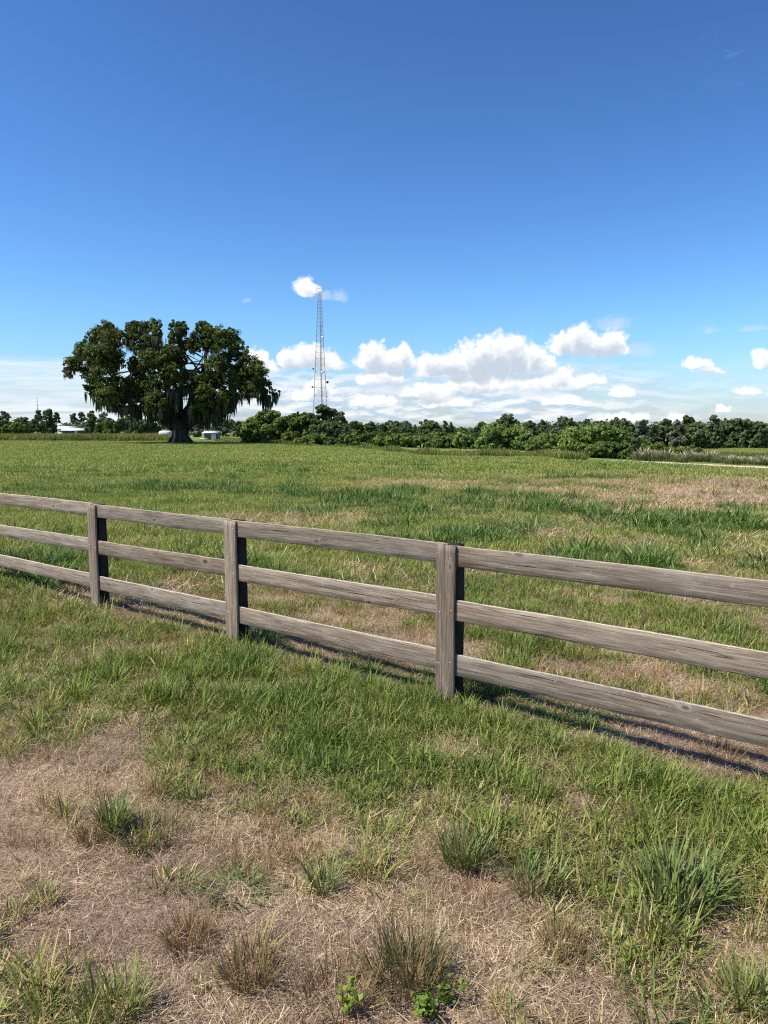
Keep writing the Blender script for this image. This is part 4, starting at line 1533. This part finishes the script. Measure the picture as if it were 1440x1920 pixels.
def scatter(name, pts, head, scale, dry, lush, sources, label, cat, seed, tilt=.10):
    """one object that carries many copies of a few source tufts on its points"""
    n = len(pts)
    r = np.random.default_rng(seed)
    me = bpy.data.meshes.new(name)
    me.vertices.add(n)
    me.vertices.foreach_set('co', np.ascontiguousarray(pts, np.float32).ravel())

    def at(nm, ty, key, val):
        a = me.attributes.new(nm, ty, 'POINT')
        a.data.foreach_set(key, np.ascontiguousarray(val, np.float32).ravel())
    rot = np.stack([(r.random(n) - .5) * 2 * tilt, (r.random(n) - .5) * 2 * tilt, head], 1)
    at('rot', 'FLOAT_VECTOR', 'vector', rot)
    at('scl', 'FLOAT_VECTOR', 'vector', scale)
    at('dry', 'FLOAT', 'value', dry)
    at('lush', 'FLOAT', 'value', lush)
    o = link(name, me)
    tag(o, label, cat, kind='stuff')
    src = bpy.data.collections.new(name + '_sources')
    for m in sources:
        src.objects.link(bpy.data.objects.new(m.name, m))
    ng = bpy.data.node_groups.new(name + '_scatter', 'GeometryNodeTree')
    ng.interface.new_socket('Geometry', in_out='INPUT', socket_type='NodeSocketGeometry')
    ng.interface.new_socket('Geometry', in_out='OUTPUT', socket_type='NodeSocketGeometry')
    N = ng.nodes.new
    gi, go = N('NodeGroupInput'), N('NodeGroupOutput')
    iop = N('GeometryNodeInstanceOnPoints')
    ci = N('GeometryNodeCollectionInfo')
    ci.inputs['Collection'].default_value = src
    ci.inputs['Separate Children'].default_value = True
    ci.inputs['Reset Children'].default_value = True

    def attr(nm, ty):
        a = N('GeometryNodeInputNamedAttribute')
        a.data_type = ty
        a.inputs['Name'].default_value = nm
        return a.outputs['Attribute']
    rv = N('FunctionNodeRandomValue')
    rv.data_type = 'INT'
    for s in rv.inputs:
        if s.type == 'INT' and s.name == 'Min': s.default_value = 0
        if s.type == 'INT' and s.name == 'Max': s.default_value = len(sources) - 1
        if s.name == 'Seed': s.default_value = seed
    rvo = [s for s in rv.outputs if s.type == 'INT'][0]
    e2r = N('FunctionNodeEulerToRotation')
    ng.links.new(attr('rot', 'FLOAT_VECTOR'), e2r.inputs[0])
    ng.links.new(gi.outputs[0], iop.inputs['Points'])
    ng.links.new(ci.outputs[0], iop.inputs['Instance'])
    iop.inputs['Pick Instance'].default_value = True
    ng.links.new(rvo, iop.inputs['Instance Index'])
    ng.links.new(e2r.outputs[0], iop.inputs['Rotation'])
    ng.links.new(attr('scl', 'FLOAT_VECTOR'), iop.inputs['Scale'])
    ng.links.new(iop.outputs[0], go.inputs[0])
    md = o.modifiers.new('scatter', 'NODES')
    md.node_group = ng
    return o


def wedge(n, d0, d1, r, half=33, power=2.0):
    """n points between distances d0 and d1 inside the fan the pasture is seen through (with a wide margin)"""
    d = (d0 ** power + (d1 ** power - d0 ** power) * r.random(n)) ** (1 / power)
    a = R(half) * (2 * r.random(n) - 1)
    off = (2.6 if d1 < 13 else 1.5) * (2 * r.random(n) - 1)
    return d * np.sin(a) + off, d * np.cos(a)


def s3(s, z=None):
    return np.stack([s, s, s if z is None else z], 1)


def in_field(x, y):
    """inside the mown pasture, not in the shrubs, path or under the fence posts"""
    px, py = proj(x, y, terrain(x, y))
    edge = np.interp(px, [-400, 0, 300, 420, 560, 680, 800, 900, 1000, 1060, 1190, 1200, 1440, 1900], [824, 824, 826, 830, 836, 842, 855, 858, 858, 864, 867, 869, 883, 905])
    return py > edge


def build_grass():
    r = np.random.default_rng(101)
    LAWN = [tuft_mesh('grass_tuft', 13, .045, .035, .125, .0036, .0072, 6, 66, .75, M_GRASS, 200 + k) for k in range(7)]
    FINE = [tuft_mesh('grass_tuft', 16, .08, .025, .08, .0030, .0055, 12, 72, .7, M_GRASS, 230 + k) for k in range(5)]
    TALL = [tuft_mesh('tall_grass_tuft', 30, .060, .08, .26, .0050, .0105, 5, 52, 1.0, M_GRASS, 220 + k, False) for k in range(6)]
    DRY = [tuft_mesh('dry_grass_tuft', 34, .05, .07, .20, .0016, .0030, 3, 42, .35, M_DRYTUFT, 240 + k, False, .72) for k in range(4)]
    STRAW = [straw_mesh('straw', 70, .16, M_STRAW, 260 + k, .018, .085, .0016, .024) for k in range(8)]
    PATCH = [tuft_mesh('grass_patch', 130, .30, .04, .13, .006, .011, 5, 55, .6, M_GRASS_FAR, 300 + k) for k in range(5)]
    LPATCH = [tuft_mesh('tall_grass_patch', 60, .26, .12, .36, .012, .024, 8, 62, .95, M_GRASS_FAR, 320 + k, False) for k in range(5)]
    SPATCH = [straw_mesh('straw_patch', 170, .42, M_STRAW, 340 + k, .05, .17, .006, .04) for k in range(4)]
    FAR = [tuft_mesh('far_grass_patch', 240, 1.3, .05, .15, .022, .045, 5, 60, .5, M_GRASS_FAR, 360 + k, even=True) for k in range(4)]

    acc = {}

    def put(key, x, y, s, dry, lush, zs=None, dz=0.0):
        z = terrain(x, y) + relief(x, y) + dz
        a = acc.setdefault(key, [])
        a.append((np.stack([x, y, z], 1), s3(s, zs), dry, lush))

    # --- near: single tufts
    n = 68000
    x, y = wedge(n, 1.6, 12.0, r)
    g, l = cover(x, y)
    k = (r.random(n) < np.maximum(np.clip(g * 1.06 - .17, 0, 1) ** 1.25, .11 * sstep(fbm(x * 2.7, y * 2.7, 59, 3), .48, .62))) & (y > 1.25)
    x, y, g, l = x[k], y[k], g[k], l[k]
    fine = fbm(x * .7 + 9, y * .7, 61, 3)
    dn = np.clip(.24 + .60 * (1 - g) ** 1.1 + (fbm(x * 1.7, y * 1.7, 71, 4) - .5) * .95 + r.normal(size=len(x)) * .10, 0, 1)
    sc = (.65 + .65 * r.random(len(x))) * (.80 + .45 * g)
    sd = (FN @ np.stack([x, y])) - FK
    sc *= 1 - .45 * sstep(sd, -.9, -.6) * sstep(.10 - sd, 0, .12)
    sel = r.random(len(x)) < .55
    put('lawn', x[sel], y[sel], sc[sel], dn[sel], np.clip(l[sel] + (fine[sel] - .45) * 1.3, 0, 1), sc[sel] * (.8 + .5 * l[sel]))
    put('fine', x[~sel], y[~sel], sc[~sel], dn[~sel], np.clip(l[~sel] * .8 + (fine[~sel] - .5), 0, 1))
    # --- near: taller clumps, gathered into loose groups on this side of the fence
    n = 30000
    x, y = wedge(n, 1.6, 12.0, r)
    g, l = cover(x, y)
    px, py = proj(x, y, np.zeros(n))
    side = (FN @ np.stack([x, y])) - FK                     # > 0 on the camera's side of the fence
    cl = .55 * fbm(x * 1.9, y * 1.9, 51, 3) + .45 * fbm(x * 5.5, y * 5.5, 53, 3)
    pr = np.clip((g - .22) * 1.4, 0, 1) * sstep(cl, .45, .60)
    pr = np.where(side > 0, pr * 1.0, pr * .16) + l * .35 + .055 * (side > 0) * sstep(fbm(x * 3.1, y * 3.1, 58, 2), .45, .6)
    pr *= 1 - .93 * sstep(side, -.95, -.65) * sstep(.12 - side, 0, .1)
    k = (r.random(n) < pr) & (y > 1.25)
    x, y, g, l, cl = x[k], y[k], g[k], l[k], cl[k]
    sc = (.38 + .60 * r.random(len(x)) ** 1.4)
    put('tall', x, y, sc, np.clip(.22 + .35 * (1 - g) + r.normal(size=len(x)) * .14, 0, 1), np.clip(.30 + l * .5 + r.normal(size=len(x)) * .32, 0, 1))
    # grass left standing round the feet of the posts
    ps = np.repeat(np.array([-12.86, -10.62, -7.88, -5.512, -3.114, -.715]), 16)
    aa = r.random(len(ps)) * 6.28
    rr = .13 + .16 * r.random(len(ps))
    x = FD[0] * (ps + rr * np.cos(aa)) + FN[0] * (FK - .05 + rr * np.sin(aa))
    y = FD[1] * (ps + rr * np.cos(aa)) + FN[1] * (FK - .05 + rr * np.sin(aa))
    put('tall', x, y, .45 + .45 * r.random(len(x)), np.clip(.28 + .15 * r.normal(size=len(x)), 0, 1), .6 * r.random(len(x)))
    # --- near: browned tufts in the thin places
    n = 15000
    x, y = wedge(n, 1.6, 11.0, r)
    g, l = cover(x, y)
    cl = fbm(x * 2.4 + 4, y * 2.4, 57, 3)
    k = (r.random(n) < sstep(cl, .54, .70) * np.clip(1.1 - g, 0, 1) * .55) & (y > 1.25)
    x, y = x[k], y[k]
    put('dry', x, y, .45 + .55 * r.random(len(x)), np.clip(.45 + .35 * r.random(len(x)), 0, 1), 0 * x)
    # --- near: straw litter over everything that is thin
    n = 24000
    x, y = wedge(n, 1.5, 11.0, r)
    g, l = cover(x, y)
    k = (r.random(n) < np.clip(1.15 - g * .85, .12, 1)) & (y > 1.2)
    x, y, g = x[k], y[k], g[k]
    tone = np.clip(.55 + 2.6 * (fbm(x * 2.2, y * 2.2, 63, 4) - .5) + r.normal(size=len(x)) * .12, 0, 1)
    put('straw', x, y, .7 + .6 * r.random(len(x)), tone, 0 * x)
    # --- middle distance
    n = 17500
    x, y = wedge(n, 10.5, 34.0, r, 34, 1.75)
    g, l = cover(x, y)
    k = (r.random(n) < np.clip(g * 1.3 - .28, 0, 1))
    x, y, g, l = x[k], y[k], g[k], l[k]
    d = np.hypot(x, y)
    dn = np.clip(.22 + .55 * (1 - g) + (fbm(x * .5, y * .5, 71, 3) - .5) * .5 + r.normal(size=len(x)) * .08, 0, 1)
    sc = (.8 + .4 * r.random(len(x))) * (1 + .02 * (d - 10))
    put('patch', x, y, sc, dn, np.clip(l * .9 + .1 * r.normal(size=len(x)), 0, 1), sc * (.7 + .3 * g))
    n = 15000
    x, y = wedge(n, 10.0, 46.0, r, 34, 1.6)
    g, l = cover(x, y)
    k = r.random(n) < l * .72 * (.4 + .6 * g) + .012
    x, y, l, g = x[k], y[k], l[k], g[k]
    sc = (.50 + .65 * r.random(len(x))) * (.75 + .45 * l)
    put('lpatch', x, y, sc, np.clip(.14 + .2 * (1 - g) + r.normal(size=len(x)) * .10, 0, 1), np.clip(.45 + .7 * l + r.normal(size=len(x)) * .15, 0, 1))
    n = 13000
    x, y = wedge(n, 9.5, 52.0, r, 34, 1.6)
    g, l = cover(x, y)
    k = r.random(n) < np.clip(1.15 - g * 1.15, 0, 1)
    x, y = x[k], y[k]
    put('spatch', x, y, .8 + .8 * r.random(len(x)), np.clip(.1 + fbm(x * .6, y * .6, 63, 3) + r.normal(size=len(x)) * .15, 0, 1), 0 * x)
    # --- far
    n = 13000
    x, y = wedge(n, 31.0, 150.0, r, 36, 1.45)
    g, l = cover(x, y)
    k = in_field(x, y) & (r.random(n) < np.clip(g * 1.25 - .2, 0, 1))
    x, y, g, l = x[k], y[k], g[k], l[k]
    d = np.hypot(x, y)
    sc = (.8 + .4 * r.random(len(x))) * (1 + .006 * (d - 30))
    dn = np.clip(.26 + .45 * (1 - g) + (fbm(x * .22, y * .22, 71, 4) - .5) * .6 + r.normal(size=len(x)) * .08, 0, 1)
    put('far', x, y, sc, dn, l * .7, sc * (.8 + .5 * r.random(len(x))))
    # --- the lower field beyond the sand track
    n = 5200
    x, y = wedge(n, 62.0, 270.0, r, 38, 1.3)
    px, py = proj(x, y, terrain(x, y))
    k = (px > 1180) & (py < 862)
    x, y = x[k], y[k]
    sc = 1.8 + .8 * r.random(len(x))
    put('far', x, y, sc, np.clip(.36 + (fbm(x * .05, y * .05, 73, 3) - .5) * .6, 0, 1), 0 * x + .1, sc * 1.3)

    names = {'lawn': (LAWN, 'grass', 'short green pasture grass growing in small tufts', 'grass', .12),
             'fine': (FINE, 'grass', 'fine low grass filling in between the tufts', 'grass', .12),
             'tall': (TALL, 'tall_grass', 'taller bladed grass standing in loose clumps near the fence', 'grass', .12),
             'dry': (DRY, 'dry_grass', 'brown dried grass tufts in the bare patches', 'dry grass', .15),
             'straw': (STRAW, 'straw_litter', 'pale dead straw lying over the bare patches', 'straw', .06),
             'patch': (PATCH, 'grass', 'green grass of the pasture behind the fence', 'grass', .05),
             'lpatch': (LPATCH, 'tall_grass', 'dark green tall grass growing in bands across the pasture', 'grass', .10),
             'spatch': (SPATCH, 'straw_litter', 'tan dead grass in the bare strips behind the fence', 'straw', .03),
             'far': (FAR, 'grass', 'mown grass of the far pasture', 'grass', .02)}
    for i, (key, parts) in enumerate(acc.items()):
        P, S, Dv, Lv = (np.concatenate([p[q] for p in parts]) for q in range(4))
        src, nm, lb, ct, tl = names[key]
        scatter(nm, P, r.random(len(P)) * 6.28, S, Dv, Lv, src, lb, ct, 400 + i, tl)


build_grass()


def build_weeds():
    r = np.random.default_rng(131)
    WEED = [tuft_mesh('weed_clump', 70, .55, .45, 1.25, .03, .065, 3, 30, .5, M_TALLWEED, 500 + k) for k in range(5)]
    LOW = [tuft_mesh('weed_clump', 80, .55, .25, .75, .025, .055, 5, 45, .6, M_TALLWEED, 520 + k) for k in range(5)]
    # tall yellowing strip on the left
    n = 2600
    px = -180 + 520 * r.random(n)
    Y = 128 + 34 * r.random(n)
    x = (px - 720) / F * Y
    z = terrain(x, Y)
    s = .85 + .40 * r.random(n)
    dry = np.clip(.40 + (fbm(x * .12, Y * .12, 91, 3) - .5) * .9 + r.normal(size=n) * .12, 0, 1)
    scatter('tall_weeds', np.stack([x, Y, z], 1), r.random(n) * 6.28, s3(s), dry, .3 * r.random(n), WEED, 'strip of tall yellowing weeds along the far edge of the field on the left', 'weeds', 7)
    # ragged low weeds in front of the shrub line
    n = 3000
    px = 400 + 690 * r.random(n)
    edge = np.interp(px, [400, 460, 560, 680, 800, 900, 1000, 1060, 1100], [829, 832, 837, 843, 857, 859, 857, 864, 866])
    pts = []
    for a, e in zip(px, edge - 1.5 - 7.5 * r.random(n) ** 1.3):
        pts.append(hit(a, e))
    P = np.array(pts)
    z = terrain(P[:, 0], P[:, 1])
    dcol = np.interp(px, [400, 460, 560, 700, 780, 830, 900, 960, 1010, 1050, 1090], [.36, .32, .25, .20, .22, .46, .42, .22, .40, .58, .25])
    dry = np.clip(dcol + (fbm(px * .05, px * 0, 95, 3) - .5) * .5 + r.normal(size=n) * .12, 0, 1)
    s = (.24 + .50 * r.random(n) ** 1.6) * (.45 + .85 * sstep(fbm(px * .035, px * 0 + 3, 97, 3), .35, .65))
    scatter('low_weeds', np.stack([P[:, 0], P[:, 1], z], 1), r.random(n) * 6.28, s3(s), dry, .5 * r.random(n), LOW, 'ragged grey green weeds along the foot of the shrub line', 'weeds', 8)
    # scrubby green ground cover beyond the reeds
    n = 900
    x0, y0 = [], []
    for _ in range(n):
        a = 1190 + 300 * r.random()
        q = hit(a, 846 + 6 * r.random() + np.interp(a, [1190, 1490], [0, 9]))
        x0.append(q[0]); y0.append(q[1])
    x0, y0 = np.array(x0), np.array(y0)
    scatter('scrub', np.stack([x0, y0, terrain(x0, y0)], 1), r.random(n) * 6.28, s3(.8 + .5 * r.random(n)), np.clip(.22 + .1 * r.normal(size=n), 0, 1), .4 * r.random(n), LOW,
            'low green scrub between the reeds and the lower field', 'weeds', 9)


build_weeds()


def build_reeds():
    """pale plumed reed clumps along the sand track"""
    r = np.random.default_rng(151)
    kinds = []
    for k in range(4):
        n = 150
        rad = .55 * np.sqrt(r.random(n)); a = r.random(n) * 6.28
        pos = np.stack([rad * np.cos(a), rad * np.sin(a), 0 * a], 1)
        v, q, t, c = blades(pos, a + r.normal(size=n) * .5, .7 + .5 * r.random(n), .03 + .03 * r.random(n), R(3) + R(22) * r.random(n), .3 + .5 * r.random(n), r, .5, None, np.clip(.26 + .16 * r.normal(size=n), 0, 1))
        leafm = mesh_from('leaf_blades', v, [q, t], M_REED_PLAIN, c)
        n = 46
        rad = .45 * np.sqrt(r.random(n)); a = r.random(n) * 6.28
        pos = np.stack([rad * np.cos(a), rad * np.sin(a), .45 + 0 * a], 1)
        v, q, t, c = blades(pos, a, .55 + .4 * r.random(n), .07 + .06 * r.random(n), R(2) + R(16) * r.random(n), .3 + .4 * r.random(n), r, .5, None, np.full(n, .95))
        plume = mesh_from('plumes', v, [q, t], M_REED_PLAIN, c)
        kinds.append((leafm, plume))
    px = np.concatenate([np.linspace(1197, 1450, 40) + r.normal(size=40) * 3, [1470, 1490, 1515]])
    for i, a in enumerate(px):
        yy = np.interp(a, [1190, 1260, 1330, 1400, 1470, 1600], [864.0, 866.6, 869.5, 872.2, 875, 880]) - 3.2 * r.random()
        x, y = hit(a, yy)
        lm, pm = kinds[r.integers(0, 4)]
        o = empty('reed_clump', (x, y, float(terrain(x, y))), 'pale plumed reed clump in the row behind the sand track', 'reeds', 'reed clumps along the sand track', r.random() * 6.28)
        s = .50 + .32 * r.random()
        o.scale = (s, s, s * (.8 + .35 * r.random()))
        link('leaf_blades', lm, o)
        if r.random() < .8:
            link('plumes', pm, o)


def plain_variant(name, fresh, dry):
    """same reed look without per-instance values"""
    m, g, out = new_mat(name)
    a = g.n('ShaderNodeAttribute', attribute_name='Col')
    sep = g.n('ShaderNodeSeparateColor')
    g.nt.links.new(a.outputs['Color'], sep.inputs[0])
    col = g.mix(g.ss(sep.outputs[1], .35, .75), c4(*fresh), c4(*dry))
    cmb = g.n('ShaderNodeCombineColor')
    for i in range(3):
        g.put(cmb.inputs[i], sep.outputs[0])
    col = g.mix(1.0, col, cmb.outputs[0], 'MULTIPLY')
    p = g.n('ShaderNodeBsdfPrincipled')
    g.put(p.inputs['Base Color'], col)
    p.inputs['Roughness'].default_value = .55
    t = g.n('ShaderNodeBsdfTranslucent')
    g.put(t.inputs[0], col)
    mx = g.n('ShaderNodeMixShader')
    mx.inputs[0].default_value = .25
    g.nt.links.new(p.outputs[0], mx.inputs[1])
    g.nt.links.new(t.outputs[0], mx.inputs[2])
    g.nt.links.new(mx.outputs[0], out.inputs[0])
    return m


M_REED_PLAIN = plain_variant('pale_reed_clump', (.15, .19, .06), (.46, .37, .24))
M_TUFT_GREEN = plain_variant('green_tuft', (.135, .195, .044), (.32, .27, .11))
M_TUFT_BROWN = plain_variant('brown_tuft', (.14, .145, .050), (.30, .170, .075))
M_TUFT_YELLOW = plain_variant('yellow_green_tuft', (.20, .245, .055), (.36, .30, .12))
M_WEEDLEAF = leaf_mat('bright_weed_leaf', (.13, .215, .035), .3, .5, .3)
build_reeds()


# ------------------------------------------------------------------ distinct tufts and weeds in the foreground
def tuft_thing(name, label, cat, px, py, n, spread, l0, l1, w0, w1, le0, le1, cv, mat, seed, drymean):
    x, y = hit(px, py)
    z = float(terrain(x, y) + relief(x, y)) - .005
    o = link(name, tuft_mesh(name, int(n * 1.8), spread, l0 * .92, l1 * .96, w0 * 1.25, w1 * 1.25, le0, le1, cv, mat, seed, False, drymean), None, (x, y, z))
    tag(o, label, cat)


for i, a in enumerate([
    ('grass_tuft', 'big half brown grass tuft at the bottom centre beside the bright weed', 'grass tuft', 768, 1838, 230, .12, .10, .27, .0022, .0045, 2, 48, .4, M_TUFT_BROWN, .38),
    ('grass_tuft', 'tall broad bladed green clump at the lower right', 'grass tuft', 1268, 1690, 170, .15, .14, .34, .005, .009, 2, 38, .7, M_TUFT_GREEN, .36),
    ('grass_tuft', 'second tall green clump just below the broad bladed one at the lower right', 'grass tuft', 1235, 1745, 90, .13, .12, .25, .005, .009, 4, 45, .8, M_TUFT_YELLOW, .34),
    ('grass_tuft', 'dark green upright clump on the bare ground at the left', 'grass tuft', 215, 1560, 110, .06, .10, .25, .004, .007, 2, 30, .6, M_TUFT_GREEN, .34),
    ('grass_tuft', 'brown tuft touching the left of the dark green upright clump', 'grass tuft', 170, 1582, 130, .06, .06, .17, .0018, .0032, 2, 36, .35, M_TUFT_BROWN, .62),
    ('grass_tuft', 'wide olive tuft right of the dark green upright clump', 'grass tuft', 282, 1578, 190, .14, .07, .18, .0022, .004, 3, 45, .4, M_TUFT_BROWN, .30),
    ('grass_tuft', 'round brown tuft on the bare ground left of the bottom centre', 'grass tuft', 355, 1772, 200, .08, .07, .17, .0018, .0032, 2, 55, .3, M_TUFT_BROWN, .72),
    ('grass_tuft', 'leggy brown tuft between the round brown tuft and the big half brown one', 'grass tuft', 468, 1836, 170, .09, .08, .20, .0018, .0035, 2, 40, .35, M_TUFT_BROWN, .62),
    ('grass_tuft', 'wispy brown tuft just left of the big half brown tuft', 'grass tuft', 625, 1870, 170, .14, .08, .20, .0018, .0032, 4, 50, .4, M_TUFT_BROWN, .60),
    ('grass_tuft', 'flat spreading bright green crabgrass on the bare ground', 'grass tuft', 440, 1676, 60, .09, .09, .20, .006, .010, 50, 82, .35, M_TUFT_GREEN, .28),
    ('grass_tuft', 'small green tuft right of the spreading crabgrass', 'grass tuft', 604, 1672, 60, .05, .10, .22, .003, .006, 2, 42, .5, M_TUFT_GREEN, .38),
    ('grass_tuft', 'yellow green tuft left of the spreading crabgrass', 'grass tuft', 340, 1666, 50, .07, .07, .14, .004, .006, 20, 65, .5, M_TUFT_YELLOW, .36),
    ('grass_tuft', 'brownish tuft with green tips at the lower right centre', 'grass tuft', 1055, 1790, 140, .08, .06, .16, .0018, .0035, 3, 45, .35, M_TUFT_BROWN, .60),
    ('grass_tuft', 'green clump at the lower centre right, left of the broad bladed one', 'grass tuft', 1000, 1665, 90, .11, .10, .22, .004, .007, 4, 40, .6, M_TUFT_GREEN, .38),
    ('grass_tuft', 'green clump standing alone above the lower right centre', 'grass tuft', 870, 1620, 120, .10, .12, .25, .004, .007, 3, 38, .6, M_TUFT_GREEN, .36),
    ('grass_tuft', 'pale green clump at the bottom left with seed stems', 'grass tuft', 215, 1905, 150, .10, .10, .22, .0025, .005, 2, 38, .5, M_TUFT_YELLOW, .44),
    ('grass_tuft', 'thin green tuft on the bare ground near the left edge', 'grass tuft', 85, 1690, 60, .05, .06, .13, .003, .005, 2, 45, .5, M_TUFT_YELLOW, .44),
    ('grass_tuft', 'bright tuft at the bottom right corner', 'grass tuft', 1395, 1880, 90, .07, .09, .20, .0035, .006, 3, 45, .6, M_TUFT_YELLOW, .36),
    ('grass_tuft', 'dark lush clump at the foot of the nearest fence post', 'grass tuft', 905, 1300, 150, .16, .12, .26, .006, .010, 4, 50, .8, M_TUFT_GREEN, .30),
    ('grass_tuft', 'lush clump at the foot of the second nearest fence post', 'grass tuft', 492, 1206, 120, .16, .10, .22, .006, .010, 4, 50, .8, M_TUFT_GREEN, .30),
]):
    nm, lb, ct, px, py = a[:5]
    tuft_thing(nm, lb, ct, px, py, *a[5:14], a[14], 700 + i, a[15])


def weed(px, py, label, stems, leavesn, sp, seed, sz=.022):
    x, y = hit(px, py)
    z = float(terrain(x, y))
    r = np.random.default_rng(seed)
    root = empty('broadleaf_weed', (x, y, z), label, 'weed')
    mb = MB()
    cen = []
    for k in range(stems):
        a = r.random() * 6.28
        e = np.array([math.cos(a) * sp * r.random(), math.sin(a) * sp * r.random(), .03 + .09 * r.random()])
        p = qbez((0, 0, -.01), (e[0] * .4, e[1] * .4, e[2] * .8), e, 7)
        mb.tube(p, np.linspace(.0022, .0010, 7), 5)
        for _ in range(leavesn):
            cen.append(p[r.integers(2, 7)] + r.normal(size=3) * .009)
    mb.build('stem', M_TUFT_GREEN_S, root)
    cen = np.array(cen)
    cen[:, 2] = np.maximum(cen[:, 2], .012)
    out = unit(len(cen), r) * .5 + [0, 0, .9]
    val = (.7 + .6 * r.random(len(cen)))[:, None]
    yl = (r.random(len(cen)) < .25)[:, None]
    col = np.where(yl, np.array([[1.9, 1.25, .8]]), np.array([[1., 1., 1.]])) * val
    v, q, c = leaves(cen, out, sz, r, col, .1, 1.5, .5)
    link('foliage', mesh_from('foliage', v, [q], M_WEEDLEAF, c), root)


M_TUFT_GREEN_S = plain_mat('green_stem', (.16, .20, .06), .6, .3, 0, 30, .2)
weed(652, 1905, 'small bright green broad leaved weed left of the bottom centre', 8, 12, .07, 801)
weed(795, 1900, 'bright yellow green leafy weed right at the foot of the big half brown tuft', 12, 12, .10, 802)
weed(838, 1880, 'light green leafy weed in the shade right of the big half brown tuft', 9, 10, .08, 803, .018)
